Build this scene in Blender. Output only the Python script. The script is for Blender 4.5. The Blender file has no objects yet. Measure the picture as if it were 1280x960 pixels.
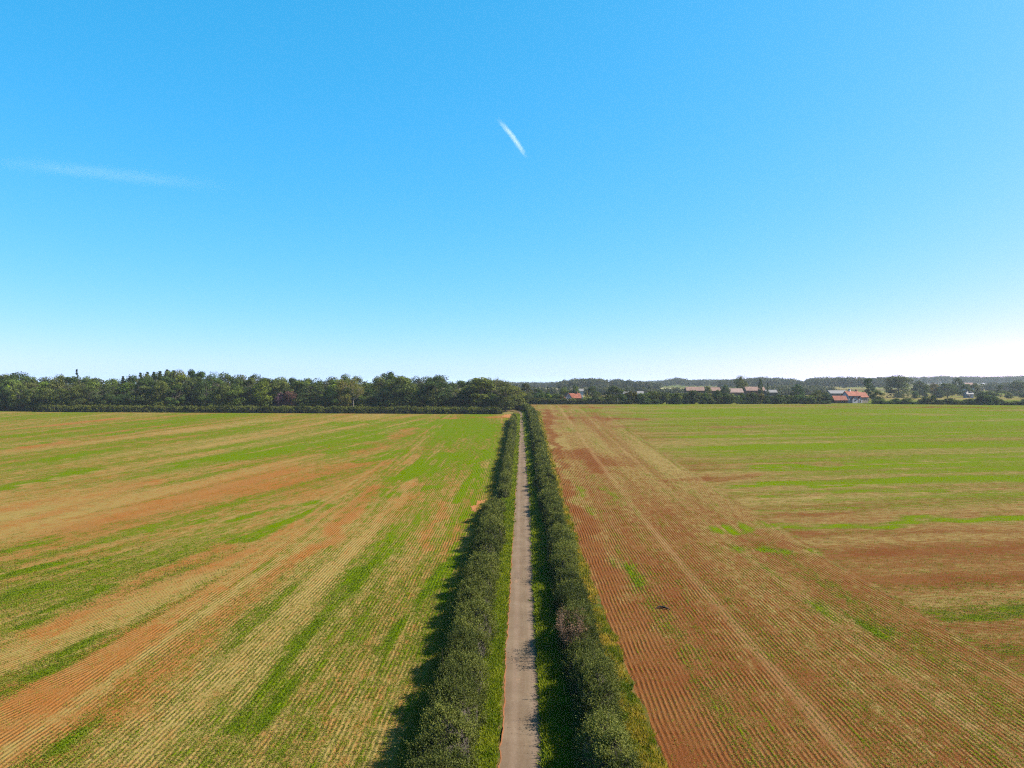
import bpy, bmesh, math, random
import numpy as np
from mathutils import Vector

R = math.radians
sc = bpy.context.scene
col = sc.collection

# ------------------------------------------------------------------ camera, sky, sun, exposure
CAM_Z = 22.0
F = 887.0                      # focal length in pixels of the 1280 wide photograph
VX = 652.0                     # where the lane's direction meets the horizon
cam = bpy.data.cameras.new('camera')
cam.sensor_width = 36.0
cam.lens = F / 1280 * 36.0
cam.clip_start = 0.5
cam.clip_end = 30000
camo = bpy.data.objects.new('camera', cam)
col.objects.link(camo)
camo.location = (0, 0, CAM_Z)
camo.rotation_euler = (R(90), 0, math.atan((VX - 640) / F))
sc.camera = camo

SUN_AZ, SUN_EL = 87.0, 41.0    # azimuth clockwise from the lane's direction (+Y)
world = bpy.data.worlds.new('World')
sc.world = world
world.use_nodes = True
wn = world.node_tree
wn.nodes.clear()
sky = wn.nodes.new('ShaderNodeTexSky')
sky.sky_type = 'NISHITA'
sky.sun_disc = False
sky.sun_elevation = R(SUN_EL)
sky.sun_rotation = R(SUN_AZ)
sky.altitude = 0
sky.air_density = 0.4
sky.dust_density = 0.7
sky.ozone_density = 6.0
bg = wn.nodes.new('ShaderNodeBackground')
bg.inputs['Strength'].default_value = 0.06
wo = wn.nodes.new('ShaderNodeOutputWorld')
# the camera's strong colour response to the clear sky, the same over the whole dome
spl = wn.nodes.new('ShaderNodeSeparateColor')
cmb = wn.nodes.new('ShaderNodeCombineColor')
wn.links.new(sky.outputs[0], spl.inputs[0])
for ch, (gain, power) in enumerate(((1.09, 1.45), (2.66, .46), (3.8, .4))):
    pw = wn.nodes.new('ShaderNodeMath'); pw.operation = 'POWER'; pw.inputs[1].default_value = power
    ml = wn.nodes.new('ShaderNodeMath'); ml.operation = 'MULTIPLY'; ml.inputs[1].default_value = gain
    wn.links.new(spl.outputs[ch], pw.inputs[0]); wn.links.new(pw.outputs[0], ml.inputs[0]); wn.links.new(ml.outputs[0], cmb.inputs[ch])
wn.links.new(cmb.outputs[0], bg.inputs[0])
wn.links.new(bg.outputs[0], wo.inputs[0])

sun = bpy.data.lights.new('sun', 'SUN')
sun.energy = 5.0
sun.angle = R(0.53)
sun.color = (1.0, 0.945, 0.86)
suno = bpy.data.objects.new('sun', sun)
col.objects.link(suno)
sd = Vector((math.sin(R(SUN_AZ)) * math.cos(R(SUN_EL)), math.cos(R(SUN_AZ)) * math.cos(R(SUN_EL)), math.sin(R(SUN_EL))))
suno.rotation_euler = sd.to_track_quat('Z', 'Y').to_euler()
suno.location = (60, 20, 80)

sc.view_settings.view_transform = 'Standard'
sc.view_settings.look = 'None'
sc.view_settings.exposure = 1.667
sc.view_settings.gamma = 1.0
sc.view_settings.use_curve_mapping = False
sc.cycles.use_denoising = False
sc.cycles.filter_width = 1.15
sc.cycles.max_bounces = 6
sc.cycles.diffuse_bounces = 3
sc.cycles.transparent_max_bounces = 4
sc.cycles.volume_bounces = 1

# ------------------------------------------------------------------ terrain
TD = np.array([-80, 60, 95, 118, 190, 250, 296, 320, 390, 430, 520, 700, 1000, 1250, 1500, 2200, 3000, 6500.])
TZ = np.array([0, 0, .15, .6, 2.9, 5.3, 7.3, 8.5, 10.7, 11., 10.8, 10.6, 11.6, 13.2, 15.0, 19.5, 23., 25.])
_gd = np.arange(-100, 6600, 5.0)
_gz = np.interp(_gd, TD, TZ)
_k = np.hanning(13); _k /= _k.sum()
_gz = np.convolve(np.pad(_gz, 6, mode='edge'), _k, 'valid')

def zf(x, d):
    return np.interp(d, _gd, _gz) + 0.0 * np.asarray(x)

_sd = np.arange(20, 402, 0.5)
_sy = 480 + F * (CAM_Z - zf(0, _sd)) / _sd

def g(px, py):
    """ground point seen at a photograph pixel (within the near fields)"""
    d = float(np.interp(-py, -_sy, _sd))
    return (px - VX) / F * d, d

def at(px, d):
    return (px - VX) / F * d

# ------------------------------------------------------------------ noise helpers (numpy)
def vnoise(x, y, seed=0):
    def h(i, j):
        n = (i.astype(np.int64) * 374761393 + j.astype(np.int64) * 668265263 + seed * 1442695041) & 0xffffffff
        n = ((n ^ (n >> 13)) * 1274126177) & 0xffffffff
        return ((n ^ (n >> 16)) & 0xffff) / 65535.0
    xi = np.floor(x); yi = np.floor(y)
    fx = x - xi; fy = y - yi
    fx = fx * fx * (3 - 2 * fx); fy = fy * fy * (3 - 2 * fy)
    a = h(xi, yi); b = h(xi + 1, yi); c = h(xi, yi + 1); d = h(xi + 1, yi + 1)
    return (a * (1 - fx) + b * fx) * (1 - fy) + (c * (1 - fx) + d * fx) * fy

def fbm(x, y, seed=0, oct=4):
    v = 0; a = .5; t = 0
    for o in range(oct):
        v = v + a * vnoise(x * 2 ** o, y * 2 ** o, seed + o * 17); t += a; a *= .55
    return v / t

def sstep(a, b, x):
    t = np.clip((x - a) / (b - a), 0, 1)
    return t * t * (3 - 2 * t)

# ------------------------------------------------------------------ mesh helpers
def mesh_np(name, verts, faces, attrs=None, smooth=False):
    """verts (N,3); faces (M,3|4) int; attrs {name: (domain, values)}"""
    me = bpy.data.meshes.new(name)
    verts = np.ascontiguousarray(verts, dtype=np.float32)
    faces = np.ascontiguousarray(faces, dtype=np.int32)
    m, k = faces.shape
    me.vertices.add(len(verts)); me.vertices.foreach_set('co', verts.ravel())
    me.loops.add(m * k); me.loops.foreach_set('vertex_index', faces.ravel())
    me.polygons.add(m)
    me.polygons.foreach_set('loop_start', np.arange(0, m * k, k, dtype=np.int32))
    me.polygons.foreach_set('loop_total', np.full(m, k, dtype=np.int32))
    if smooth:
        me.polygons.foreach_set('use_smooth', np.ones(m, dtype=bool))
    for an, (dom, vals) in (attrs or {}).items():
        a = me.attributes.new(an, 'FLOAT', dom)
        a.data.foreach_set('value', np.ascontiguousarray(vals, dtype=np.float32).ravel())
    me.update(calc_edges=True)
    return me

def obj(name, me, mat=None, parent=None, loc=None):
    o = bpy.data.objects.new(name, me)
    col.objects.link(o)
    if mat is not None and me is not None and not me.materials:
        me.materials.append(mat)
    if parent is not None:
        o.parent = parent
    if loc is not None:
        o.location = loc
    return o

def tag(o, label=None, cat=None, group=None, kind=None):
    if label: o['label'] = label
    if cat: o['category'] = cat
    if group: o['group'] = group
    if kind: o['kind'] = kind
    return o

def empty(name, loc, rz=0):
    o = bpy.data.objects.new(name, None)
    o.empty_display_size = 0.5
    col.objects.link(o)
    o.location = loc
    o.rotation_euler = (0, 0, rz)
    return o

def unit(v):
    return v / np.maximum(np.linalg.norm(v, axis=-1, keepdims=True), 1e-6)

def leaf_quads(base, dirv, length, width, rng, facing=None):
    """diamond leaves: base (N,3), dirv (N,3) -> verts (4N,3)"""
    n = len(base)
    d = unit(dirv)
    r = rng.normal(size=(n, 3)) if facing is None else facing + rng.normal(size=(n, 3)) * .35
    side = unit(np.cross(d, r))
    nrm = np.cross(side, d)
    L = np.asarray(length).reshape(-1, 1) * np.ones((n, 1)); W = np.asarray(width).reshape(-1, 1) * np.ones((n, 1))
    mid = base + d * L * .45 + nrm * L * .06
    v = np.stack([base, mid + side * W * .5, base + d * L, mid - side * W * .5], axis=1)
    return v.reshape(-1, 3)

def quad_faces(n):
    return np.arange(n * 4, dtype=np.int32).reshape(n, 4)

def tube(p0, p1, r0, r1, k=6):
    """tapered tube verts and quad faces"""
    p0 = np.array(p0, float); p1 = np.array(p1, float)
    d = unit((p1 - p0)[None])[0]
    a = np.array([1, 0, 0]) if abs(d[0]) < .8 else np.array([0, 1, 0])
    u = unit(np.cross(d, a)[None])[0]; w = np.cross(d, u)
    t = np.arange(k) / k * 2 * np.pi
    ring = np.cos(t)[:, None] * u + np.sin(t)[:, None] * w
    v = np.vstack([p0 + ring * r0, p1 + ring * r1])
    f = np.array([[i, (i + 1) % k, k + (i + 1) % k, k + i] for i in range(k)])
    return v, f

class MB:
    def __init__(s): s.v = []; s.f = []; s.n = 0
    def add(s, v, f):
        s.v.append(np.asarray(v, float)); s.f.append(np.asarray(f) + s.n); s.n += len(v)
    def tube(s, *a, **k): s.add(*tube(*a, **k))
    def box(s, x0, x1, y0, y1, z0, z1):
        v = [(x, y, z) for z in (z0, z1) for y in (y0, y1) for x in (x0, x1)]
        s.add(v, [(0, 2, 3, 1), (4, 5, 7, 6), (0, 1, 5, 4), (2, 6, 7, 3), (0, 4, 6, 2), (1, 3, 7, 5)])
    def mesh(s, name, smooth=False):
        return mesh_np(name, np.vstack(s.v), np.vstack(s.f), smooth=smooth)

# ------------------------------------------------------------------ material helpers
class NT:
    def __init__(s, name):
        s.m = bpy.data.materials.new(name); s.m.use_nodes = True
        s.t = s.m.node_tree; s.t.nodes.clear()
        s.out = s.t.nodes.new('ShaderNodeOutputMaterial')
    def n(s, typ, **kw):
        nd = s.t.nodes.new(typ)
        for k, v in kw.items():
            if k.startswith('i_'):
                key = k[2:]
                key = int(key) if key.isdigit() else key.replace('_', ' ')
                s.set(nd.inputs[key], v)
            else:
                setattr(nd, k, v)
        return nd
    def set(s, sock, v):
        if isinstance(v, bpy.types.NodeSocket): s.t.links.new(v, sock)
        elif isinstance(v, (tuple, list)) and len(v) == 3 and sock.type == 'RGBA': sock.default_value = (*v, 1)
        else: sock.default_value = v
    def math(s, op, a, b=None, clamp=False):
        nd = s.t.nodes.new('ShaderNodeMath'); nd.operation = op; nd.use_clamp = clamp
        s.set(nd.inputs[0], a)
        if b is not None: s.set(nd.inputs[1], b)
        return nd.outputs[0]
    def mix(s, fac, a, b, blend='MIX'):
        nd = s.t.nodes.new('ShaderNodeMix'); nd.data_type = 'RGBA'; nd.blend_type = blend
        s.set(nd.inputs[0], fac); s.set(nd.inputs[6], a); s.set(nd.inputs[7], b)
        return nd.outputs[2]
    def noise(s, vec, scale, detail=3, rough=.55, out=0):
        nd = s.n('ShaderNodeTexNoise'); s.set(nd.inputs['Vector'], vec)
        nd.inputs['Scale'].default_value = scale; nd.inputs['Detail'].default_value = detail; nd.inputs['Roughness'].default_value = rough
        return nd.outputs[out]
    def ramp(s, fac, lo, hi):
        nd = s.n('ShaderNodeMapRange', i_0=fac, i_1=lo, i_2=hi); nd.interpolation_type = 'SMOOTHSTEP'
        return nd.outputs[0]
    def attr(s, name):
        return s.n('ShaderNodeAttribute', attribute_name=name).outputs['Fac']
    def pos(s):
        return s.n('ShaderNodeNewGeometry').outputs['Position']
    def objco(s):
        return s.n('ShaderNodeTexCoord').outputs['Object']
    def scale(s, vec, v):
        return s.n('ShaderNodeVectorMath', operation='MULTIPLY', i_0=vec, i_1=v).outputs[0]
    def principled(s, colr, rough=.9, spec=.25, bump=None, bdist=.02, bstr=1.0, k=.66):
        p = s.n('ShaderNodeBsdfPrincipled')
        colr = s.mix(1.0, colr, (k, k, k), 'MULTIPLY')
        s.set(p.inputs['Base Color'], colr); s.set(p.inputs['Roughness'], rough)
        p.inputs['Specular IOR Level'].default_value = spec
        if bump is not None:
            b = s.n('ShaderNodeBump'); s.set(b.inputs['Height'], bump)
            b.inputs['Distance'].default_value = bdist; b.inputs['Strength'].default_value = bstr
            s.t.links.new(b.outputs[0], p.inputs['Normal'])
        return p
    def surf(s, sh):
        s.t.links.new(sh.outputs[0] if hasattr(sh, 'outputs') else sh, s.out.inputs['Surface'])
        return s.m

def leaf_material(name, dark, light, transl=.28, use_obj_color=False, spec=.05, rough=.7):
    t = NT(name)
    tint = t.attr('tint')
    c = t.mix(tint, dark, light)
    if use_obj_color:
        oc = t.n('ShaderNodeObjectInfo').outputs['Color']
        c = t.mix(1.0, c, oc, 'MULTIPLY')
    p = t.principled(c, rough, spec, k=.84)
    tr = t.n('ShaderNodeBsdfTranslucent')
    tc = t.mix(1.0, c, (1.15, 1.25, .55), 'MULTIPLY')
    t.set(tr.inputs['Color'], tc)
    ms = t.n('ShaderNodeMixShader', i_0=transl, i_1=p.outputs[0], i_2=tr.outputs[0])
    return t.surf(ms)

def plain(name, c, rough=.85, spec=.25, var=.25, scale=1.5, bump=None):
    t = NT(name)
    nz = t.noise(t.objco(), scale, 4)
    f = t.n('ShaderNodeMapRange', i_0=nz, i_1=.25, i_2=.75, i_3=1 - var, i_4=1 + var).outputs[0]
    v = t.n('ShaderNodeCombineColor', i_0=f, i_1=f, i_2=f).outputs[0]
    cc = t.mix(1.0, c, v, 'MULTIPLY')
    return t.surf(t.principled(cc, rough, spec))

# ------------------------------------------------------------------ field material
def field_material(name, soil_a, soil_b, straw, crop_a, crop_b, head_x, side, main_dir, furrow, rowc):
    """head_x: edge of the headland sown along the lane; main_dir: across-row direction further out"""
    t = NT(name)
    P = t.pos()
    sep = t.n('ShaderNodeSeparateXYZ', i_0=P)
    X, Y = sep.outputs[0], sep.outputs[1]
    green = t.attr('green'); bare = t.attr('bare'); tram = t.attr('tram')
    wob = t.n('ShaderNodeMath', operation='MULTIPLY', i_0=t.noise(P, .12, 2), i_1=.5).outputs[0]
    u1 = t.math('ADD', X, wob)
    u2 = t.math('ADD', t.math('ADD', t.math('MULTIPLY', X, main_dir[0]), t.math('MULTIPLY', Y, main_dir[1])), wob)
    ishead = t.math('GREATER_THAN' if side < 0 else 'LESS_THAN', X, head_x)
    u = t.math('ADD', t.math('MULTIPLY', u1, ishead), t.math('MULTIPLY', u2, t.math('SUBTRACT', 1.0, ishead)))
    ph = t.math('MULTIPLY', u, 2 * math.pi / .36)
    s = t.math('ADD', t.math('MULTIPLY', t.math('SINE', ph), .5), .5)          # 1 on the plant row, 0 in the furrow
    fine = t.noise(P, 7.0, 4, .65)
    s = t.math('ADD', t.math('MULTIPLY', t.math('SUBTRACT', s, .5), t.ramp(t.noise(P, .35, 3), .25, .65)), .5)
    mid = t.noise(P, 1.6, 4, .6)
    big = t.noise(P, .09, 4, .6)
    # row to row differences and metre-sized speckle
    w1 = Y
    w2 = t.math('SUBTRACT', t.math('MULTIPLY', Y, main_dir[0]), t.math('MULTIPLY', X, main_dir[1]))
    w = t.math('ADD', t.math('MULTIPLY', w1, ishead), t.math('MULTIPLY', w2, t.math('SUBTRACT', 1.0, ishead)))
    rowv = t.n('ShaderNodeCombineXYZ', i_0=t.math('MULTIPLY', u, 2.2), i_1=t.math('MULTIPLY', w, .10), i_2=0.0).outputs[0]
    rown = t.noise(rowv, 1.0, 3, .6)
    rowv2 = t.n('ShaderNodeCombineXYZ', i_0=t.math('MULTIPLY', u, .9), i_1=t.math('MULTIPLY', w, .30), i_2=3.0).outputs[0]
    spk = t.noise(rowv2, 1.0, 6, .75)
    cover = t.math('ADD', t.math('MULTIPLY', green, 1.35), t.math('MULTIPLY', t.math('SUBTRACT', s, .5), rowc))
    cover = t.math('ADD', cover, t.math('MULTIPLY', t.math('SUBTRACT', fine, .5), 2.2))
    cover = t.math('ADD', cover, t.math('MULTIPLY', t.math('SUBTRACT', mid, .5), .9))
    cover = t.math('ADD', cover, t.math('MULTIPLY', t.math('SUBTRACT', rown, .5), 1.3))
    cover = t.math('ADD', cover, t.math('MULTIPLY', t.math('SUBTRACT', spk, .5), 1.9))
    plant = t.ramp(cover, .40, .98)
    st = t.math('ADD', t.math('MULTIPLY', t.math('SUBTRACT', 1.0, bare), 1.0), t.math('MULTIPLY', t.math('SUBTRACT', t.noise(P, 11.0, 3, .6), .5), 2.0))
    st = t.math('ADD', st, t.math('MULTIPLY', t.math('SUBTRACT', s, .5), .45 * rowc))
    st = t.math('ADD', st, t.math('MULTIPLY', t.math('SUBTRACT', t.noise(rowv2, 1.7, 5, .75), .5), 1.9))
    strawf = t.ramp(st, .25, 1.0)
    soil = t.mix(t.ramp(t.math('ADD', t.math('MULTIPLY', big, .6), t.math('MULTIPLY', mid, .4)), .35, .65), soil_a, soil_b)
    soil = t.mix(t.ramp(t.noise(P, 16.0, 2, .5), .3, .75), t.mix(1.0, soil, (.55, .5, .47), 'MULTIPLY'), t.mix(1.0, soil, (1.25, 1.2, 1.15), 'MULTIPLY'))
    furrow_shade = t.math('MULTIPLY', t.math('SUBTRACT', 1.0, s), furrow, clamp=True)
    soil = t.mix(furrow_shade, soil, t.mix(1.0, soil, (.45, .38, .34), 'MULTIPLY'))  # shade lying in the furrows, painted into the soil colour
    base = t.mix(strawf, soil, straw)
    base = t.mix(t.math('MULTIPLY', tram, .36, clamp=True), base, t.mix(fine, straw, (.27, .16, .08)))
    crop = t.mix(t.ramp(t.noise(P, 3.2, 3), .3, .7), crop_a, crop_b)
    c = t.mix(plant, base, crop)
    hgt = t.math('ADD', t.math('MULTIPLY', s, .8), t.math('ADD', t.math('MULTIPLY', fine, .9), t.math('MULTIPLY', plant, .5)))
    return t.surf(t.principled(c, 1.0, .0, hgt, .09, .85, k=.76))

M = {}
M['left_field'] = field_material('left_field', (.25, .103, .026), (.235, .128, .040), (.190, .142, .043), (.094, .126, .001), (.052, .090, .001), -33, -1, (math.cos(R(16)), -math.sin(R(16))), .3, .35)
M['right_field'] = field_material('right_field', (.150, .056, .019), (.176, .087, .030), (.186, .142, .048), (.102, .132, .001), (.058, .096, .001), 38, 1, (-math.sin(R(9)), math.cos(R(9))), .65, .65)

t = NT('pasture'); P = t.pos()
c = t.mix(t.ramp(t.noise(P, .004, 3), .42, .6), (.095, .115, .018), (.20, .15, .06))
c = t.mix(t.ramp(t.noise(P, .25, 4), .3, .7), c, t.mix(1.0, c, (.7, .78, .6), 'MULTIPLY'))
M['pasture'] = t.surf(t.principled(c, 1.0, .0))

t = NT('lane'); P = t.pos()
sx = t.n('ShaderNodeSeparateXYZ', i_0=P).outputs[0]
n1 = t.noise(P, .35, 4); n2 = t.noise(P, 6, 4, .7); n3 = t.noise(t.scale(P, (3.0, .15, 1)), 1.0, 4)
edge = t.attr('edge')
c = t.mix(t.ramp(n1, .35, .7), (.152, .108, .068), (.190, .140, .090))
c = t.mix(t.math('MULTIPLY', t.ramp(n3, .45, .7), .5), c, (.150, .098, .062))
wheel = t.math('ABSOLUTE', t.math('SUBTRACT', t.math('ABSOLUTE', t.math('SUBTRACT', sx, .15)), .62))
c = t.mix(t.math('MULTIPLY', t.math('SUBTRACT', 1.0, t.ramp(wheel, .05, .4)), .28), c, (.26, .185, .135))
c = t.mix(t.ramp(n2, .3, .8), t.mix(1.0, c, (.82, .8, .78), 'MULTIPLY'), c)
shade_centre_mask = t.ramp(t.math('ADD', t.attr('edge_shade_centre'), t.math('MULTIPLY', t.math('SUBTRACT', t.noise(P, .9, 5, .7), .5), .7)), .55, 1.0)
c = t.mix(t.math('MULTIPLY', shade_centre_mask, .8), c, (.070, .050, .034))  # verge bank's shade painted along the right edge, with a darker centre strip
c = t.mix(t.math('MULTIPLY', t.ramp(t.noise(t.scale(P, (1.0, .35, 1)), .55, 5, .7), .55, .66), .45), c, (.115, .080, .055))
c = t.mix(t.math('MULTIPLY', t.ramp(t.noise(t.scale(P, (1.4, .5, 1)), .8, 5, .75), .60, .70), .5), c, (.29, .17, .10))
ed = t.ramp(t.math('ADD', edge, t.math('MULTIPLY', t.math('SUBTRACT', t.noise(P, 1.3, 4), .5), .5)), .62, 1.0)
c = t.mix(t.math('MULTIPLY', ed, .85), c, (.30, .105, .036))
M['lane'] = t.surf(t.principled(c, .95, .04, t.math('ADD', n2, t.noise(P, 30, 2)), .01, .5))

t = NT('verge_earth'); P = t.pos()
c = t.mix(t.ramp(t.noise(P, 1.2, 4), .35, .7), (.045, .062, .008), (.14, .085, .03))
M['verge'] = t.surf(t.principled(c, 1.0, .0, t.noise(P, 5, 3), .05, .6))
t = NT('bare_earth'); P = t.pos()
c = t.mix(t.noise(P, .9, 4), (.27, .10, .032), (.32, .16, .065))
M['earth'] = t.surf(t.principled(c, 1.0, .0, t.noise(P, 5, 3), .05, .6))

M['hedge_leaf'] = leaf_material('hedge_leaf', (.018, .028, .006), (.118, .128, .026), .2)
M['grass'] = leaf_material('grass_blade', (.050, .092, .003), (.20, .215, .012), .32)
M['weed'] = leaf_material('weed_blade', (.060, .100, .005), (.34, .22, .035), .3)
M['crop'] = leaf_material('crop_blade', (.070, .112, .003), (.18, .172, .022), .3)
M['tree_leaf'] = leaf_material('tree_leaf', (.012, .023, .007), (.108, .132, .030), .2, True)
M['far_leaf'] = leaf_material('far_leaf', (.018, .026, .014), (.085, .088, .036), .2)
M['bark'] = plain('bark', (.07, .055, .04), var=.4, scale=3)
M['pale_bark'] = plain('pale_bark', (.20, .17, .14), var=.3, scale=2)
M['twig'] = plain('twig', (.035, .028, .018), var=.5, scale=4)
M['dead_leaf'] = leaf_material('dead_leaf', (.07, .038, .022), (.17, .105, .06), .15)
M['tile'] = plain('clay_tile', (.23, .070, .036), var=.4, scale=.8)
M['pale_tile'] = plain('weathered_tile', (.20, .12, .09), var=.35, scale=.5)
M['grey_tile'] = plain('grey_tile', (.24, .165, .135), var=.3, scale=.5)
M['render_white'] = plain('white_render', (.46, .43, .45), var=.08, scale=.5)
M['brick'] = plain('brick_wall', (.17, .07, .045), var=.3, scale=1)
M['cream'] = plain('cream_wall', (.32, .26, .20), var=.15, scale=.6)
M['glass'] = plain('dark_glass', (.03, .035, .045), rough=.35, spec=.4, var=.1)
M['timber'] = plain('dark_timber', (.07, .055, .045), var=.3)
M['sheet_metal'] = plain('sheet_metal', (.20, .185, .17), rough=.5, var=.12)
M['white_paint'] = plain('white_paint', (.5, .5, .48), var=.08)

# ------------------------------------------------------------------ ground sheet
def sheet(name, xs, ds, mat, dz=0.0, attrs=None, xf=None, kind='structure'):
    XX, DD = np.meshgrid(xs, ds)
    if xf is not None: XX = xf(XX, DD)
    ZZ = zf(XX, DD) + (dz(XX, DD) if callable(dz) else dz)
    v = np.stack([XX, DD, ZZ], -1).reshape(-1, 3)
    nx, nd = len(xs), len(ds)
    i = np.arange((nd - 1) * (nx - 1)); r = i // (nx - 1); c_ = i % (nx - 1)
    a = r * nx + c_
    f = np.stack([a, a + 1, a + nx + 1, a + nx], -1)
    at_ = {k: ('POINT', fn(XX, DD)) for k, fn in (attrs or {}).items()}
    o = obj(name, mesh_np(name, v, f, at_, smooth=True), mat)
    tag(o, kind=kind)
    return o

gx = np.unique(np.concatenate([np.arange(-500, 501, 10.), np.linspace(-6400, -500, 60), np.linspace(500, 6400, 60)]))
gdist = np.unique(np.concatenate([np.arange(-80, 700, 5.), np.linspace(700, 6400, 120)]))
ground = sheet('ground', gx, gdist, M['pasture'], dz=lambda x, d: np.where(d < 470, -.12, -.12))
tag(ground, 'rolling green and straw coloured farmland around the fields', 'ground')

# field cover ------------------------------------------------------
def seg_mask(X, D, pts, w):
    """soft streak around a polyline given in photograph pixels lying on the ground; w half-width in metres"""
    m = np.zeros_like(X)
    P_ = [g(*p) for p in pts]
    for (x0, d0), (x1, d1) in zip(P_[:-1], P_[1:]):
        dx, dd = x1 - x0, d1 - d0
        L2 = dx * dx + dd * dd + 1e-6
        tt = np.clip(((X - x0) * dx + (D - d0) * dd) / L2, 0, 1)
        dist = np.hypot(X - x0 - tt * dx, D - d0 - tt * dd)
        m = np.maximum(m, 1 - sstep(.1 * w, 1.5 * w, dist))
    return m

LG = [  # green streaks, left field
 ([(0, 612), (60, 598), (105, 588)], 2.4, .55), ([(0, 562), (120, 545), (230, 527)], 5, .22), ([(200, 588), (290, 568)], 3, .55),
 ([(300, 572), (420, 548), (560, 525)], 7, .42), ([(400, 566), (470, 546)], 5, .4), ([(430, 529), (520, 527)], 7, .4),
 ([(540, 545), (562, 529)], 3.2, .5), ([(568, 545), (600, 529)], 5.5, .6), ([(610, 545), (622, 530)], 2.2, .55),
 ([(500, 600), (560, 570)], 4.5, .5), ([(455, 578), (500, 565)], 3, .35), ([(575, 628), (592, 595), (606, 562)], 1.5, .6), ([(500, 618), (535, 605)], 2.5, .3),
 ([(250, 655), (385, 630)], 1.9, .45), ([(310, 672), (360, 655), (415, 632)], 1.5, .45), ([(0, 548), (130, 530), (260, 519)], 4.5, .3),
 ([(60, 575), (200, 548), (330, 528)], 5, .2),
 ([(405, 965), (480, 827), (530, 745), (562, 690)], .65, .6), ([(277, 902), (337, 842), (394, 790), (465, 704), (500, 660)], 1.7, .28), ([(330, 905), (400, 820)], .9, .35),
 ([(64, 944), (112, 910)], .8, .3), ([(45, 842), (131, 790)], 1.1, .3), ([(0, 722), (60, 705)], 1.6, .4), ([(40, 772), (130, 735)], 1.4, .4),
 ([(0, 692), (35, 680)], 1.4, .35), ([(0, 742), (50, 730)], 1.2, .3), ([(60, 715), (160, 690)], 1.4, .18), ([(120, 680), (250, 650)], 2, .15), ([(200, 880), (300, 800), (370, 730)], 1.1, .2)]
LB = [  # bare orange streaks, left field
 ([(0, 935), (94, 855), (170, 805)], 4.0, .5), ([(0, 890), (60, 850)], 2.5, .5), ([(60, 792), (157, 734), (280, 680)], 1.8, .55), ([(337, 726), (412, 670), (452, 640)], 1.2, .55),
 ([(320, 615), (380, 600), (450, 580)], 8, .6), ([(100, 660), (230, 625), (360, 582)], 6.0, .5), ([(400, 682), (475, 610)], 2.0, .6),
 ([(0, 538), (150, 523)], 2.6, .95), ([(30, 560), (140, 540), (250, 524)], 3.0, .85), ([(0, 660), (100, 630), (200, 600)], 2.5, .4),
 ([(450, 568), (490, 550), (520, 534)], 3.5, .65), ([(530, 684), (556, 630)], .9, .7), ([(548, 700), (582, 650)], .8, .55), ([(560, 523), (634, 521)], 5, .9),
 ([(340, 523), (370, 521)], 3, .5), ([(150, 900), (260, 790), (330, 735)], 2.6, .4), ([(0, 640), (60, 628)], 2, .4), ([(300, 660), (350, 640)], 2, .4), ([(240, 720), (300, 690)], 2, .4), ([(200, 575), (260, 565)], 4, .3)]
RG = [
 ([(690, 514), (800, 512)], 7, .3), ([(700, 519), (790, 518)], 4, .2), ([(860, 513), (1280, 516)], 12, .42), ([(900, 518), (1100, 521), (1280, 521)], 7, .65), ([(1000, 530), (1280, 528)], 6, .65),
 ([(860, 545), (1000, 541), (1280, 540)], 4, .28), ([(900, 560), (1280, 556)], 4, .5), ([(960, 585), (1280, 574)], 3.0, .6), ([(930, 608), (1280, 597)], 2.2, .6), ([(960, 620), (1280, 612)], 1.6, .3),
 ([(900, 662), (1040, 655), (1280, 644)], 2.2, .6), ([(930, 690), (1010, 688)], 2.6, .42), ([(765, 702), (800, 728)], 1.6, .4), ([(720, 612), (735, 640)], 1.6, .3),
 ([(1010, 750), (1090, 790)], 1.6, .32), ([(700, 535), (740, 545)], 4, .15), ([(1180, 770), (1280, 760)], 1.5, .2), ([(760, 610), (830, 660)], 1.6, .15), ([(1200, 517), (1280, 517)], 6, .5)]
RB = [
 ([(682, 520), (690, 560), (700, 600), (735, 680), (775, 780), (845, 965)], 1.6, 1.0), ([(684, 512), (688, 545)], 3.5, .9), ([(700, 565), (755, 578)], 7, .7), ([(730, 560), (752, 590)], 3, .6),
 ([(700, 523), (800, 524)], 4, .8), ([(770, 533), (960, 531)], 3.5, .55), ([(690, 509), (1000, 507)], 4, .5), ([(860, 555), (960, 560)], 5, .35), ([(840, 600), (950, 595)], 3, .4),
 ([(1060, 700), (1280, 682)], 3.5, .34), ([(1080, 725), (1280, 716)], 2.4, .36), ([(1000, 668), (1280, 664)], 1.4, .45), ([(960, 640), (1100, 636)], 1, .45), ([(1040, 508), (1280, 510)], 5, .8),
 ([(820, 790), (900, 960)], 1.6, .55), ([(780, 750), (840, 860)], 1.2, .6), ([(980, 830), (1080, 960)], 1.6, .3)]

def left_dirs(X, D):
    hd = sstep(-37, -29, X)
    a = R(16)
    u = hd * X + (1 - hd) * (X * math.cos(a) - D * math.sin(a))
    w = hd * D + (1 - hd) * (X * math.sin(a) + D * math.cos(a))
    return u, w

def right_dirs(X, D):
    hd = 1 - sstep(37, 39, X)
    a = R(9)
    u = hd * X + (1 - hd) * (D * math.cos(a) - X * math.sin(a))
    w = hd * D + (1 - hd) * (X * math.cos(a) + D * math.sin(a))
    return u, w

def warp(X, D):
    k = .5 + D / 130
    return X + (fbm(X / 9, D / 9, 91, 5) - .5) * 4.5 * k, D + (fbm(X / 9, D / 9, 92, 5) - .5) * 9.0 * k

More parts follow.
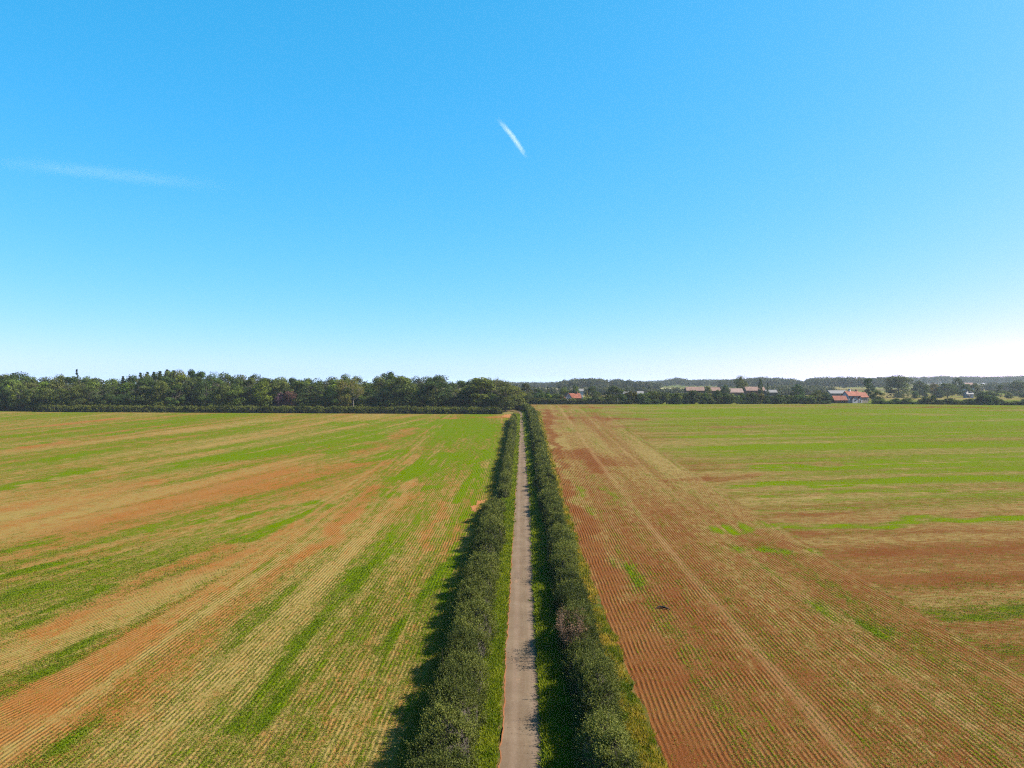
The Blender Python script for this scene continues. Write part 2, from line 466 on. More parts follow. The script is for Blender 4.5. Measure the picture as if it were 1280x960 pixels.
def left_green(X, D):
    u, w = left_dirs(X, D)
    n = fbm(u / 3.2, w / 60, 3, 4); n2 = fbm(u / 14, w / 70, 8, 3); n3 = fbm(u / .8, w / 16, 12, 3)
    v = .265 + .12 * sstep(90, 190, D) + (n - .5) * .8 + (n2 - .5) * .65 + (n3 - .5) * .22 + sstep(120, 280, D) * .12
    Xw, Dw = warp(X, D)
    for p, wd, s in LG: v = v + seg_mask(Xw, Dw, p, wd) * s * (.15 + 1.35 * sstep(.28, .68, n3))
    for p, wd, s in LB: v = v - seg_mask(Xw, Dw, p, wd) * s * .33
    return np.clip(v, 0, 1)

def left_bare(X, D):
    u, w = left_dirs(X, D)
    n = fbm(u / 4, w / 60, 23, 4); n2 = fbm(u / 16, w / 90, 28, 3)
    v = .34 + (n - .5) * .7 + (n2 - .5) * .5
    Xw, Dw = warp(X, D)
    for p, wd, s in LB: v = v + seg_mask(Xw, Dw, p, wd) * s * .62 * (.5 + .9 * n)
    for p, wd, s in LG: v = v - seg_mask(Xw, Dw, p, wd) * s * .5
    return np.clip(v, 0, 1)

def right_green(X, D):
    u, w = right_dirs(X, D)
    n = fbm(u / 2.6, w / 60, 43, 4); n2 = fbm(u / 16, w / 80, 48, 3); n3 = fbm(u / .8, w / 16, 52, 3)
    v = .20 + (n - .5) * (.5 + .45 * sstep(38, 60, X)) + (n2 - .5) * .45 + (n3 - .5) * .2 + sstep(20, 70, X) * sstep(85, 190, D) * .36
    Xw, Dw = warp(X, D)
    for p, wd, s in RG: v = v + seg_mask(Xw, Dw, p, wd) * s * (.15 + 1.35 * sstep(.28, .68, n3))
    for p, wd, s in RB: v = v - seg_mask(Xw, Dw, p, wd) * s * .4
    return np.clip(v, 0, 1)

def right_bare(X, D):
    u, w = right_dirs(X, D)
    n = fbm(u / 3, w / 60, 63, 4); n2 = fbm(u / 16, w / 80, 68, 3)
    v = .56 - .22 * sstep(60, 150, D) + (n - .5) * .6 + (n2 - .5) * .5 - sstep(38, 60, X) * sstep(95, 190, D) * .15
    Xw, Dw = warp(X, D)
    for p, wd, s in RB: v = v + seg_mask(Xw, Dw, p, wd) * s * .62 * (.5 + .9 * n)
    for p, wd, s in RG: v = v - seg_mask(Xw, Dw, p, wd) * s * .4
    return np.clip(v, 0, 1)

def tram_right(X, D):
    m = np.zeros_like(X)
    for x0, hw, s in ((19.5, .55, 1.0), (28.7, .45, .8), (14.2, .3, .25), (38.2, .35, .4)):
        xx = X + (fbm(D / 20, D * 0 + x0, 5) - .5) * .5
        m = np.maximum(m, s * (1 - sstep(hw * .5, hw * 1.3, np.abs(xx - x0))))
    return m * sstep(.3, .55, fbm(X / 2, D / 9, 77) + .15)

def tram_left(X, D):
    u, w = left_dirs(X, D)
    m = np.zeros_like(X)
    for x0, hw in ((-12.6, .3), (-23.5, .4)):
        m = np.maximum(m, .55 * (1 - sstep(hw * .5, hw * 1.4, np.abs(X - x0))))
    m = np.maximum(m, np.where(X < -36, .4 * (1 - sstep(.2, .7, np.abs((u % 24) - 12))), 0))
    return m * sstep(.3, .6, fbm(X / 2, D / 9, 78) + .12)

lx = np.concatenate([np.arange(-420, -80, 2.0), np.arange(-80, -40, 1.0), np.arange(-40, -2.05, .5)])
ld = np.concatenate([np.arange(18, 110, .8), np.arange(110, 345, 1.25)])
def left_edge(X, D):
    return X
# the left field ends at the hedge in front of the wood
def left_end(x): return 320 + (-x) * .055
lf = sheet('left_field', lx, np.linspace(0, 1, 290) ** 1.35, M['left_field'], 0.0, None) if False else None
def field_sheet(name, xs, tts, dstart, dend, mat, attrs, dz=0.0):
    XX, TT = np.meshgrid(xs, tts)
    DD = dstart + (dend(XX) - dstart) * TT
    ZZ = zf(XX, DD) + dz
    v = np.stack([XX, DD, ZZ], -1).reshape(-1, 3)
    nx, nd = len(xs), len(tts)
    i = np.arange((nd - 1) * (nx - 1)); r = i // (nx - 1); c_ = i % (nx - 1); a = r * nx + c_
    f = np.stack([a, a + 1, a + nx + 1, a + nx], -1)
    o = obj(name, mesh_np(name, v, f, {k: ('POINT', fn(XX, DD)) for k, fn in attrs.items()}, smooth=True), mat)
    return tag(o, kind='structure')
tl = np.linspace(0, 1, 300) ** 1.25
lfo = field_sheet('field', lx, tl, 18, left_end, M['left_field'], {'green': left_green, 'bare': left_bare, 'tram': tram_left})
tag(lfo, 'orange tan field streaked with green crop beside the wood', 'field')
rx = np.concatenate([np.arange(2.05, 45, .5), np.arange(45, 90, 1.0), np.arange(90, 460, 2.0)])
def right_end(x): return np.interp(x, [-60, 10, 180, 290, 460], [391, 393, 404, 382, 370])
rfo = field_sheet('field', rx, np.linspace(0, 1, 340) ** 1.25, 18, right_end, M['right_field'], {'green': right_green, 'bare': right_bare, 'tram': tram_right})
tag(rfo, 'red brown field with drilled green rows in front of the farmhouse', 'field')
# the strip of the same field that runs on past the end of the lane hedge
tag(field_sheet('field_margin', np.arange(-70, 2.1, 2.), np.linspace(0, 1, 14), 356, right_end, M['right_field'], {'green': right_green, 'bare': right_bare, 'tram': tram_right}), 'pale field margin beyond the bend in the lane hedge', 'field')

# ------------------------------------------------------------------ lane and verges
LANE_D = np.array([18, 41, 62, 81, 118, 190, 296, 336, 350])
LANE_L = np.array([-1.30, -1.28, -1.28, -1.28, -1.25, -1.2, -1.15, -1.25, -2.6])
LANE_R = np.array([1.2, 1.24, 1.31, 1.46, 1.82, 1.80, 1.6, 1.35, .2])
def bend(d):
    return -np.clip((d - 330), 0, 60) ** 2 * .035
def lane_x(X, D):
    n = (fbm(D / 1.1, D * 0, 5, 3) - .5) * .35; n2 = (fbm(D / 1.3, D * 0 + 9, 6, 3) - .5) * .3
    l = np.interp(D, LANE_D, LANE_L) + n; r = np.interp(D, LANE_D, LANE_R) + n2
    return l + (r - l) * X + bend(D)
ls = np.linspace(0, 1, 13)
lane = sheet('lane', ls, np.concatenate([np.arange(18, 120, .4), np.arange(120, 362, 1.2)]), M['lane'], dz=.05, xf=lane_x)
# edge attribute: soil washed on to both edges, more on the left
XX, DD = np.meshgrid(ls, np.concatenate([np.arange(18, 120, .4), np.arange(120, 362, 1.2)]))
a_ = lane.data.attributes.new('edge', 'FLOAT', 'POINT')
a_.data.foreach_set('value', (1 - XX * 7.5).clip(0, 1).astype(np.float32).ravel())
a_ = lane.data.attributes.new('edge_shade_centre', 'FLOAT', 'POINT')
a_.data.foreach_set('value', np.maximum((XX - .80) * 6, .35 * (1 - np.abs(XX - .48) * 6)).clip(0, 1).astype(np.float32).ravel())  # painted bank shade on the right edge, plus the fainter dark centre
tag(lane, 'narrow pinkish tan tarmac lane running straight between the two hedges', 'lane')

def vl_x(X, D):
    o = np.interp(D, [18, 122, 127, 300, 318, 360], [-7.2, -7.0, -5.6, -5.6, -3.5, -3.5])
    n = (fbm(D / 2.5, D * 0, 31, 3) - .5) * .9
    return o + n + (-1.05 - o) * X + bend(D)
dv = np.concatenate([np.arange(18, 120, .8), np.arange(120, 340, 2.)])
verge_l = sheet('verge', np.linspace(0, 1, 10), dv, M['verge'], dz=lambda x, d: .028 + 0 * x, xf=vl_x)
tag(verge_l, 'grassy earth verge beneath the hedge with the gap', 'verge')
def vr_x(X, D):
    o = np.interp(D, [18, 45, 110, 300, 340, 360], [8.5, 8.3, 7.5, 7.3, 6.0, 5.0])
    n = (fbm(D / 2.5, D * 0, 37, 3) - .5) * 1.0
    return 1.05 + (o + n - 1.05) * X + bend(D)
dvr = np.concatenate([np.arange(18, 120, .8), np.arange(120, 362, 2.)])
verge_r = sheet('verge', np.linspace(0, 1, 12), dvr, M['verge'], dz=lambda x, d: .03 + .10 * sstep(1.5, 2.6, x - bend(d)) * (1 - sstep(5.5, 7.5, x - bend(d))), xf=vr_x)
tag(verge_r, 'grassy earth verge beneath the unbroken hedge', 'verge')
# bare earth gateways
def patch(name, label, x0, x1, d0, d1, dz):
    o = sheet(name, np.linspace(x0, x1, 36), np.linspace(d0, d1, 36), M['earth'], dz=dz)
    me = o.data; co = np.empty(len(me.vertices) * 3, np.float32); me.vertices.foreach_get('co', co); co = co.reshape(-1, 3)
    cx, cd = (x0 + x1) / 2, (d0 + d1) / 2
    ux = (co[:, 0] - cx) / (x1 - x0) * 2; ud = (co[:, 1] - cd) / (d1 - d0) * 2
    kx = ux * np.sqrt(1 - ud ** 2 / 2); kd = ud * np.sqrt(1 - ux ** 2 / 2)
    rim = np.arctan2(kd, kx)
    w = 1 + ((fbm(np.cos(rim) * 3 + 9, np.sin(rim) * 3 + 9, 3, 5) - .5) * 1.5) * np.hypot(kx, kd)
    co[:, 0] = cx + kx * w * (x1 - x0) / 2; co[:, 1] = cd + kd * w * (d1 - d0) / 2
    co[:, 2] = zf(0, co[:, 1]) + dz
    me.vertices.foreach_set('co', co.ravel()); me.update()
    tag(o, label, 'earth', kind='structure')
patch('gateway', 'bare orange earth gateway at the corner of the wood', -9, -1.0, 303, 319, .036)
patch('gateway', 'pale stony earth in the gap of the hedge', -8.6, -4.4, 116.5, 129, .036)

# ------------------------------------------------------------------ hedges
def make_hedge(label, path, w, h, seed, dens=26, leaf=.135, shoot=.78, ref=55., dome=3.0, mat='hedge_leaf', tint0=.0, group=None, category='hedge', rag=1.0, leaves=13, near_h=1.0):
    rng = np.random.default_rng(seed)
    path = np.array(path, float)
    sl = np.concatenate([[0], np.cumsum(np.hypot(*np.diff(path, axis=0).T))])
    L = sl[-1]
    root = empty('hedge', (path[0, 0], path[0, 1], float(zf(0, path[0, 1]))))
    tag(root, label, category, group)
    org = np.array(root.location)
    def frame(s):
        x = np.interp(s, sl, path[:, 0]); d = np.interp(s, sl, path[:, 1])
        e = 1.0
        x2 = np.interp(np.clip(s + e, 0, L), sl, path[:, 0]) - np.interp(np.clip(s - e, 0, L), sl, path[:, 0])
        d2 = np.interp(np.clip(s + e, 0, L), sl, path[:, 1]) - np.interp(np.clip(s - e, 0, L), sl, path[:, 1])
        n = np.hypot(x2, d2) + 1e-6
        return x, d, d2 / n, -x2 / n          # across direction (right of travel)
    gs = np.arange(0, L + .2, .1)
    gh = np.full(len(gs), .55); gw = np.full(len(gs), .6); gc = np.zeros(len(gs)); gt = np.zeros(len(gs))
    q = -1.0
    while q < L + 1:
        r_ = dome * rng.uniform(.45, 1.0)
        hh_ = 1 + rag * rng.uniform(-.27, .27); ww_ = 1 + rag * rng.uniform(-.22, .22); tt_ = rng.normal() * .34; cc_ = rng.normal() * .09 * w * rag
        k_ = np.sqrt(np.clip(1 - ((gs - q) / r_) ** 2, 0, 1))
        win = hh_ * k_ > gh
        gh = np.where(win, hh_ * k_ ** .7, gh); gt = np.where(win, tt_, gt); gc = np.where(win, cc_, gc)
        gw = np.maximum(gw, ww_ * k_ ** .5)
        q += r_ * rng.uniform(.55, 1.0)
    def prof(s, phi):
        e = np.clip(np.minimum(s, L - s) / 1.2, 0.05, 1) ** .5
        hh = h * np.interp(np.interp(s, sl, path[:, 1]), [45, 80], [near_h, 1.0]) * np.interp(s, gs, gh) * (1 + .25 * rag * (fbm(s / .9, s * 0 + seed, seed, 3) - .5)) * e
        wl = w * np.interp(s, gs, gw) * e
        lump = 1 + .5 * (fbm(s / 1.1, phi * 2.4 + 7, seed + 2, 3) - .5)
        c, sn = np.cos(phi), np.sin(phi)
        X = np.interp(s, gs, gc) + .5 * wl * np.sign(c) * np.abs(c) ** .85 * lump
        Z = hh * np.abs(sn) ** .72 * lump
        return X, Z
    # inner mass of twigs
    ns = max(8, int(L / (.9 * max(1, path[:, 1].mean() / 90)))); nphi = 15
    S, PH = np.meshgrid(np.linspace(0, L, ns), np.linspace(0, math.pi, nphi), indexing='ij')
    cxs, czs = prof(S, PH)
    x, d, ax, ad = frame(S)
    X = x + ax * cxs * .80; D = d + ad * cxs * .80; Z = zf(X, D) + czs * .84 - .05
    v = np.stack([X, D, Z], -1).reshape(-1, 3) - org
    i = np.arange((ns - 1) * (nphi - 1)); r = i // (nphi - 1); c_ = i % (nphi - 1); a = r * nphi + c_
    f = np.stack([a, a + 1, a + nphi + 1, a + nphi], -1)
    obj('branches', mesh_np('branches', v, f), M['twig'], root)
    # leafy shoots
    sgrid = np.linspace(0, L, 2000)
    dg = np.interp(sgrid, sl, path[:, 1])
    lodg = np.maximum(1, dg / ref)
    per = w * .9 + 2 * h
    rate = dens * per / lodg ** 1.7
    cum = np.concatenate([[0], np.cumsum((rate[1:] + rate[:-1]) / 2 * np.diff(sgrid))])
    N = int(cum[-1])
    s = np.interp(rng.uniform(0, cum[-1], N), cum, sgrid)
    # denser on the top than low on the flanks
    phi = np.clip(math.pi / 2 + rng.normal(size=N) * .95, .05, math.pi - .05)
    lod = np.maximum(1, np.interp(s, sl, path[:, 1]) / ref)
    px, pz = prof(s, phi)
    x, d, ax, ad = frame(s)
    inset = .93 - .1 * rng.random(N)
    X = x + ax * px * inset; D = d + ad * px * inset
    Z = zf(X, D) + pz * inset
    out = np.stack([ax * np.cos(phi), ad * np.cos(phi), np.sin(phi)], -1)
    dirv = unit(out * .75 + np.array([0, 0, .75]) + rng.normal(size=(N, 3)) * .38)
    Ls = shoot * (.35 + .9 * rng.random(N) ** 2.6) * lod ** .12
    tall = rng.random(N) < .05
    Ls = np.where(tall, Ls * 1.9, Ls)
    K = leaves
    tt = (np.arange(K) + .5) / K
    base = np.stack([X, D, Z], -1)
    lp = base[:, None, :] + dirv[:, None, :] * (tt[None, :, None] * Ls[:, None, None]) + rng.normal(size=(N, K, 3)) * (.035 * lod[:, None, None])
    ldv = dirv[:, None, :] * .75 + rng.normal(size=(N, K, 3)) * .62
    sz = (leaf * lod)[:, None] * (.7 + .6 * rng.random((N, K))) * (1 - .35 * tt[None, :])
    shr = .5 + .6 * np.interp(s, gs, gt) + .6 * (fbm(s / .9, phi * 2.5, seed + 33, 3) - .5)
    tint = np.clip(.42 + tint0 + (shr - .5) * 1.3 + rng.normal(size=N) * .14, 0, 1)[:, None] + rng.normal(size=(N, K)) * .12 + .12 * tt[None, :]
    fcg = np.repeat((out + np.array([0, 0, .25]))[:, None, :], K, 1) + rng.normal(size=(N, K, 3)) * .45
    verts = leaf_quads((lp - org).reshape(-1, 3), ldv.reshape(-1, 3), sz.ravel(), sz.ravel() * .52, rng, fcg.reshape(-1, 3))
    fo = obj('foliage', mesh_np('foliage', verts, quad_faces(N * K), {'tint': ('FACE', np.clip(tint, 0, 1))}), M[mat], root)
    fo['kind'] = 'stuff'
    # bare stems that stick out of the hedge
    nst = int(L * .8) if L < 400 else 120
    mb = MB()
    for j in range(nst):
        q = rng.integers(N)
        p0 = base[q] - dirv[q] * .8; p1 = base[q] + unit((dirv[q] + rng.normal(size=3) * .25)[None])[0] * Ls[q] * 1.25
        lod_ = float(lod[q])
        mb.tube(p0 - org, p1 - org, .018 * lod_, .005 * lod_, k=3)
    so = obj('stems', mb.mesh('stems'), M['twig'], root)
    so['kind'] = 'stuff'
    return root

def straight(x0, d0, x1, d1, n=12):
    tt = np.linspace(0, 1, n)
    return [(x0 + (x1 - x0) * a, d0 + (d1 - d0) * a) for a in tt]

make_hedge('tall leafy hedge ending at the earthy gap, beside the near stretch of lane', straight(-4.35, 30, -4.4, 90) + [(-4.55, 100), (-4.7, 119.5)], 2.9, 2.4, 11, dens=38, near_h=1.06, tint0=.08)
make_hedge('leafy hedge running from the earthy gap to the wood gateway', straight(-3.3, 129.5, -3.25, 291), 1.5, 2.15, 12, dens=34, ref=75, tint0=.06, dome=4)
pr = straight(4.9, 30, 4.9, 110) + straight(4.9, 120, 4.85, 250) + straight(4.75, 258, 4.4, 318) + [(3.9, 326), (3.2, 334), (2.0, 342), (0.2, 349), (-2.5, 354), (-6, 357)]
make_hedge('long unbroken hedge between the lane and the red brown field', pr, 2.75, 2.35, 13, dens=36, near_h=1.16, ref=62, tint0=.0, dome=3.6)
make_hedge('long clipped hedge along the foot of the wood', [(at(42, 333), 333), (at(200, 330), 330), (at(420, 325), 325), (at(628, 321), 321)], 3.2, 2.55, 14, dens=26, ref=95, tint0=.15, rag=.45, dome=7, leaf=.15)
make_hedge('short sloping hedge beside the opening at the wood edge', [(at(-40, 348), 348), (at(10, 346), 346), (at(37, 342), 342)], 3.2, 2.5, 15, dens=26, ref=95, tint0=.1, rag=.8, dome=6, leaf=.15)
make_hedge('low dark hedge at the far field edge below the white gabled house', [(at(640, 400), 400), (at(700, 396), 396), (at(770, 397), 397)], 3.0, 2.6, 16, dens=24, ref=95, tint0=-.05, rag=.7, dome=6, leaf=.15)

# ------------------------------------------------------------------ grass on the verges, weeds, seedlings
def tufts(name, label, cat, pts, hgt, mat, seed, blades=5, wid=.03, spread=.12, lean=.35, lodref=55, tint=None):
    rng = np.random.default_rng(seed)
    pts = np.asarray(pts); N = len(pts)
    lod = np.maximum(1, pts[:, 1] / lodref)
    b = pts[:, None, :2] + rng.normal(size=(N, blades, 2)) * spread * lod[:, None, None]
    z = zf(b[..., 0], b[..., 1]) + pts[:, 2][:, None]
    base = np.stack([b[..., 0], b[..., 1], z], -1)
    dv = rng.normal(size=(N, blades, 3)) * lean; dv[..., 2] = 1
    hh = (hgt * (.5 + .8 * rng.random((N, blades)))) * np.asarray(lod)[:, None] ** .3
    if pts.shape[1] > 3: hh = hh * pts[:, 3][:, None]
    verts = leaf_quads(base.reshape(-1, 3), dv.reshape(-1, 3), hh.ravel(), (wid * lod[:, None] * np.ones((N, blades))).ravel(), rng)
    ti = (.45 + rng.normal(size=(N, blades)) * .2) if tint is None else tint[:, None] + rng.normal(size=(N, blades)) * .15
    o = obj(name, mesh_np(name, verts, quad_faces(N * blades), {'tint': ('FACE', np.clip(ti, 0, 1))}), M[mat])
    return tag(o, label, cat, kind='stuff')

rng = np.random.default_rng(5)
def lod_sample(d0, d1, per_m, ref=55, power=1.6):
    dg = np.linspace(d0, d1, 800); r = per_m / np.maximum(1, dg / ref) ** power
    cum = np.concatenate([[0], np.cumsum((r[1:] + r[:-1]) / 2 * np.diff(dg))])
    return np.interp(rng.uniform(0, cum[-1], int(cum[-1])), cum, dg)
d_ = lod_sample(30, 318, 150)
l_ = np.interp(d_, LANE_D, LANE_L)
x_ = l_ - .28 - (np.abs(rng.normal(size=len(d_))) * .75).clip(0, 2.0) - .1 * fbm(d_ / 1.2, d_ * 0, 7)
pz = np.stack([x_, d_, 0 * d_ + .03, .6 + .9 * fbm(d_ / 1.5, x_, 6)], -1)
tufts('grass', 'bright green grass and weeds between the gapped hedge and the lane', 'grass', pz, .30, 'grass', 21, blades=6, wid=.075, spread=.10, lean=.75, tint=np.clip(-.15 + 1.3 * fbm(d_ / .9, x_ * 1.5, 9), 0, 1))
d_ = lod_sample(30, 335, 170)
r_ = np.interp(d_, LANE_D, LANE_R)
x_ = r_ + .12 + rng.random(len(d_)) * 1.7 + bend(d_)
pz = np.stack([x_, d_, 0 * d_ + .06, .5 + 1.1 * fbm(d_ / 1.5, x_, 16)], -1)
tufts('grass', 'lush green grass between the lane and the unbroken hedge', 'grass', pz, .34, 'grass', 22, blades=6, wid=.075, spread=.12, lean=.75, tint=np.clip(-.1 + 1.3 * fbm(d_ / .9, x_ * 1.5, 19), 0, 1))
d_ = lod_sample(30, 330, 170)
x_ = 6.2 + rng.random(len(d_)) * np.interp(d_, [40, 60, 100, 200], [2.0, 1.6, 1.1, .9]) + (fbm(d_ / 3, d_ * 0, 26) - .5) * 1.2
keep = fbm(d_ / .8, x_ / .7, 83, 3) + rng.normal(size=len(d_)) * .08 > .44
d_, x_ = d_[keep], x_[keep]
pz = np.stack([x_, d_, 0 * d_ + .03, .5 + 1.1 * fbm(d_ / 1.2, x_, 26)], -1)
tufts('weeds', 'yellow green weeds along the red brown field edge', 'weeds', pz, .42, 'weed', 23, blades=8, wid=.065, spread=.13, lean=.6, tint=np.clip(-.35 + 1.6 * fbm(d_ / 1.6, x_ * 1.2, 29), 0, 1))
d_ = lod_sample(30, 290, 50)
x_ = np.where(d_ < 125, -6.1, -5.2) - rng.random(len(d_)) * 1.2 + (fbm(d_ / 3, d_ * 0, 36) - .5) * .8
pz = np.stack([x_, d_, 0 * d_ + .03, .5 + 1.0 * fbm(d_ / 1.2, x_, 36)], -1)
tufts('weeds', 'low weeds in the shadow of the gapped hedge', 'weeds', pz, .25, 'weed', 24, blades=5, wid=.045, spread=.13, lean=.6, tint=np.clip(.1 + .7 * fbm(d_ / 2.2, x_ * 1.2, 39), 0, 1))

def seedlings(label, xr, dr, n, gfun, dirs, seed, headfun):
    r = np.random.default_rng(seed)
    D = dr[0] + (dr[1] - dr[0]) * r.random(n) ** 1.3
    X = xr(D, r)
    u, w = dirs(X, D)
    # snap to the drill rows
    keep_head = headfun(X)
    uu = np.round(u / .36 - .25) * .36 + .09 + r.normal(size=n) * .06
    X = np.where(keep_head, uu, X)
    gr = gfun(X, D)
    ok = r.random(n) < np.clip(.06 + 1.15 * gr, 0, 1) * (1 - sstep(58, 108, D))
    X, D, gr = X[ok], D[ok], gr[ok]
    pts = np.stack([X, D, 0 * X + .01, .7 + .6 * gr], -1)
    tufts('crop', label, 'crop', pts, 12e-2, 'crop', seed + 1, blades=3, wid=.05, spread=.07, lean=.9, lodref=50, tint=np.clip(.75 - .7 * gr + .1 * r.normal(size=len(X)), 0, 1))
seedlings('young green crop plants sown across the orange tan field', lambda D, r: -7.2 - r.random(len(D)) * np.maximum(.78 * D - 5, 8), (34, 105), 150000, left_green, left_dirs, 61, lambda X: X > -33)
seedlings('young green crop plants sown across the red brown field', lambda D, r: 9.2 + r.random(len(D)) * np.maximum(.74 * D - 7, 8), (34, 105), 130000, right_green, right_dirs, 63, lambda X: X < 38)

# dark branch lying on the right field
bx_, bd_ = g(828, 760)
mb = MB()
pp = [(-.55, .02, .10), (-.32, .10, .16), (-.02, .06, .17), (.25, -.14, .15), (.52, -.42, .07)]
rr = [.03, .06, .10, .08, .025]
for (p0, p1, r0, r1) in zip(pp[:-1], pp[1:], rr[:-1], rr[1:]): mb.tube(p0, p1, r0, r1, 7)
mb.tube((.05, .04, .16), (.22, .20, .30), .04, .012, 5)
mb.tube((-.3, .1, .15), (-.42, -.14, .05), .035, .012, 5)
for p in (pp[0], pp[-1]): mb.tube((p[0], p[1], -.03), (p[0], p[1], p[2] + .02), .03, .03, 5)
o = obj('fallen_branch', mb.mesh('fallen_branch', True), plain('black_bark', (.02, .015, .012), var=.3), loc=(bx_, bd_, float(zf(0, bd_)) - .01))
o.scale = (1.15, 1.15, 1)
tag(o, 'dark crooked branch lying across the drilled rows of the red brown field', 'branch')

# ------------------------------------------------------------------ trees
def grow_wood(h, spread, rng, levels=3, r0=.3, k=5):
    """trunk and limbs as one mesh; returns mesh builder and limb tips"""
    mb = MB(); tips = []
    def rec(p, d, L, r, lv):
        n = 3 if lv == 0 else 2
        q = p
        for i in range(n):
            d2 = unit((d + rng.normal(size=3) * (.06 if lv == 0 else .16))[None])[0]
            q2 = q + d2 * L / n
            mb.tube(q, q2, r * (1 - .28 * i / n), r * (1 - .28 * (i + 1) / n), k if lv < 2 else 3)
            if lv < levels and (i > 0 or lv > 0):
                for b in range(rng.integers(2, 4)):
                    a = rng.uniform(0, 2 * math.pi)
                    side = np.array([math.cos(a), math.sin(a), .0])
                    nd = unit((d2 * .55 + side * spread + np.array([0, 0, .35]))[None])[0]
                    rec(q2, nd, L * rng.uniform(.5, .68), r * .5, lv + 1)
            q = q2; d = d2
        tips.append(q)
    rec(np.array([0, 0, -.3]), np.array([0, 0, 1.]), h * .55, r0, 0)
    return mb, np.array(tips)

def crown_cards(centres, radii, per, size, rng, flat=.8, up=.35):
    n = len(centres)
    d = unit(rng.normal(size=(n, per, 3)))
    o = d.copy()
    d[..., 2] = d[..., 2] * flat + up * .3
    rad = radii[:, None, None] * (.62 + .42 * rng.random((n, per, 1)))
    p = centres[:, None, :] + d * rad
    dv = np.cross(o, rng.normal(size=(n, per, 3))) + o * .35
    o[..., 2] += .25
    sz = size * (.6 + .8 * rng.random((n, per)))
    base_t = rng.random(n)[:, None] * .5 + .25
    tint = base_t + rng.normal(size=(n, per)) * .13
    return p.reshape(-1, 3), dv.reshape(-1, 3), sz.ravel(), np.clip(tint.ravel(), 0, 1), o.reshape(-1, 3)

def broad_proto(seed, H=18., W=12., low=.08, n=30, per=210, size=.52, shape=.8, levels=2, bark='bark', squash=1.0, gap=.25):
    rng = np.random.default_rng(seed)
    mb, tips = grow_wood(H, .8, rng, levels, .32)
    # clump centres fill an uneven crown
    lob = [(rng.uniform(0, 2 * math.pi), rng.uniform(.3, .95), rng.uniform(.75, 1.25)) for _ in range(7)]
    cs = []
    tries = 0
    while len(cs) < n and tries < 20000:
        tries += 1
        z = rng.uniform(low, 1.0)
        t_ = (z - low) / (1 - low)
        rmax = (max(0.02, 1 - abs(2 * t_ - .85) ** 2.4 / 1.5 if t_ > .42 else .72 + .6 * t_)) ** shape if t_ < .99 else .05
        a = rng.uniform(0, 2 * math.pi)
        wv = 1.0
        for la, lz, ls_ in lob:
            dd = math.cos(a - la)
            wv += .20 * (ls_ - 1) * 3 * max(0, dd) * math.exp(-((t_ - lz) / .28) ** 2)
        rr_ = math.sqrt(rng.random()) ** .55 * rmax * wv
        c = np.array([math.cos(a) * rr_ * W * .42, math.sin(a) * rr_ * W * .42, z * H * .93])
        cs.append(c)
    cs = np.array(cs)
    rad = rng.uniform(1.2, 2.9, len(cs)) * W / 12
    p, dv, sz, ti, fc = crown_cards(cs, rad, per, size, rng)
    v = leaf_quads(p, dv, sz, sz * .75, rng, fc)
    crown = mesh_np('crown', v, quad_faces(len(p)), {'tint': ('FACE', ti)})
    crown.materials.append(M['tree_leaf'])
    trunk = mb.mesh('trunk'); trunk.materials.append(M[bark])
    return {'H': float(np.percentile(v[:, 2], 99.7)), 'W': float(np.percentile(np.abs(v[:, :2]), 98.5) * 2), 'crown': crown, 'trunk': trunk}

def bare_proto(seed, H=15., W=10., leafy=620):
    rng = np.random.default_rng(seed)
    mb, tips = grow_wood(H, .95, rng, 4, .26, 5)
    tr = mb.mesh('trunk'); tr.materials.append(M['pale_bark'])
    top = tips[:, 2].max()
    sel = tips[rng.integers(len(tips), size=leafy)]
    p, dv, sz, ti, fc = crown_cards(sel, np.full(leafy, .55), 8, .3, rng)
    v = leaf_quads(p, dv, sz, sz * .7, rng, fc)
    cr = mesh_np('crown', v, quad_faces(len(p)), {'tint': ('FACE', np.clip(ti + .2, 0, 1))}); cr.materials.append(M['tree_leaf'])
    return {'H': float(top + .3), 'W': float(np.ptp(tips[:, 0])), 'crown': cr, 'trunk': tr}

def cone_proto(seed, H=18., W=6., power=.9, n=150, per=30, size=.55, lay=True):
    rng = np.random.default_rng(seed)
    mb = MB(); mb.tube((0, 0, -.3), (0, 0, H * .97), .24, .03, 6)
    z = rng.uniform(.06, .99, n) ** .9
    r = (1 - z) ** power * W * .42 + .12
    a = rng.uniform(0, 2 * math.pi, n)
    rr_ = r * np.sqrt(rng.random(n)) ** .5
    cs = np.stack([np.cos(a) * rr_, np.sin(a) * rr_, z * H - rr_ * .25], -1)
    for c in cs[::3]:
        mb.tube((0, 0, c[2] + .2), c, .05, .015, 3)
    size = .34
    p, dv, sz, ti, fc = crown_cards(cs, (.06 + .6 * (1 - z)) * (W / 6), per, size * (W / 6) ** .3, rng, flat=.55)
    v = leaf_quads(p, dv, sz, sz * .55, rng, fc)
    cr = mesh_np('crown', v, quad_faces(len(p)), {'tint': ('FACE', ti)}); cr.materials.append(M['tree_leaf'])
    tr = mb.mesh('trunk'); tr.materials.append(M['bark'])
    return {'H': H, 'W': W * .95, 'crown': cr, 'trunk': tr}

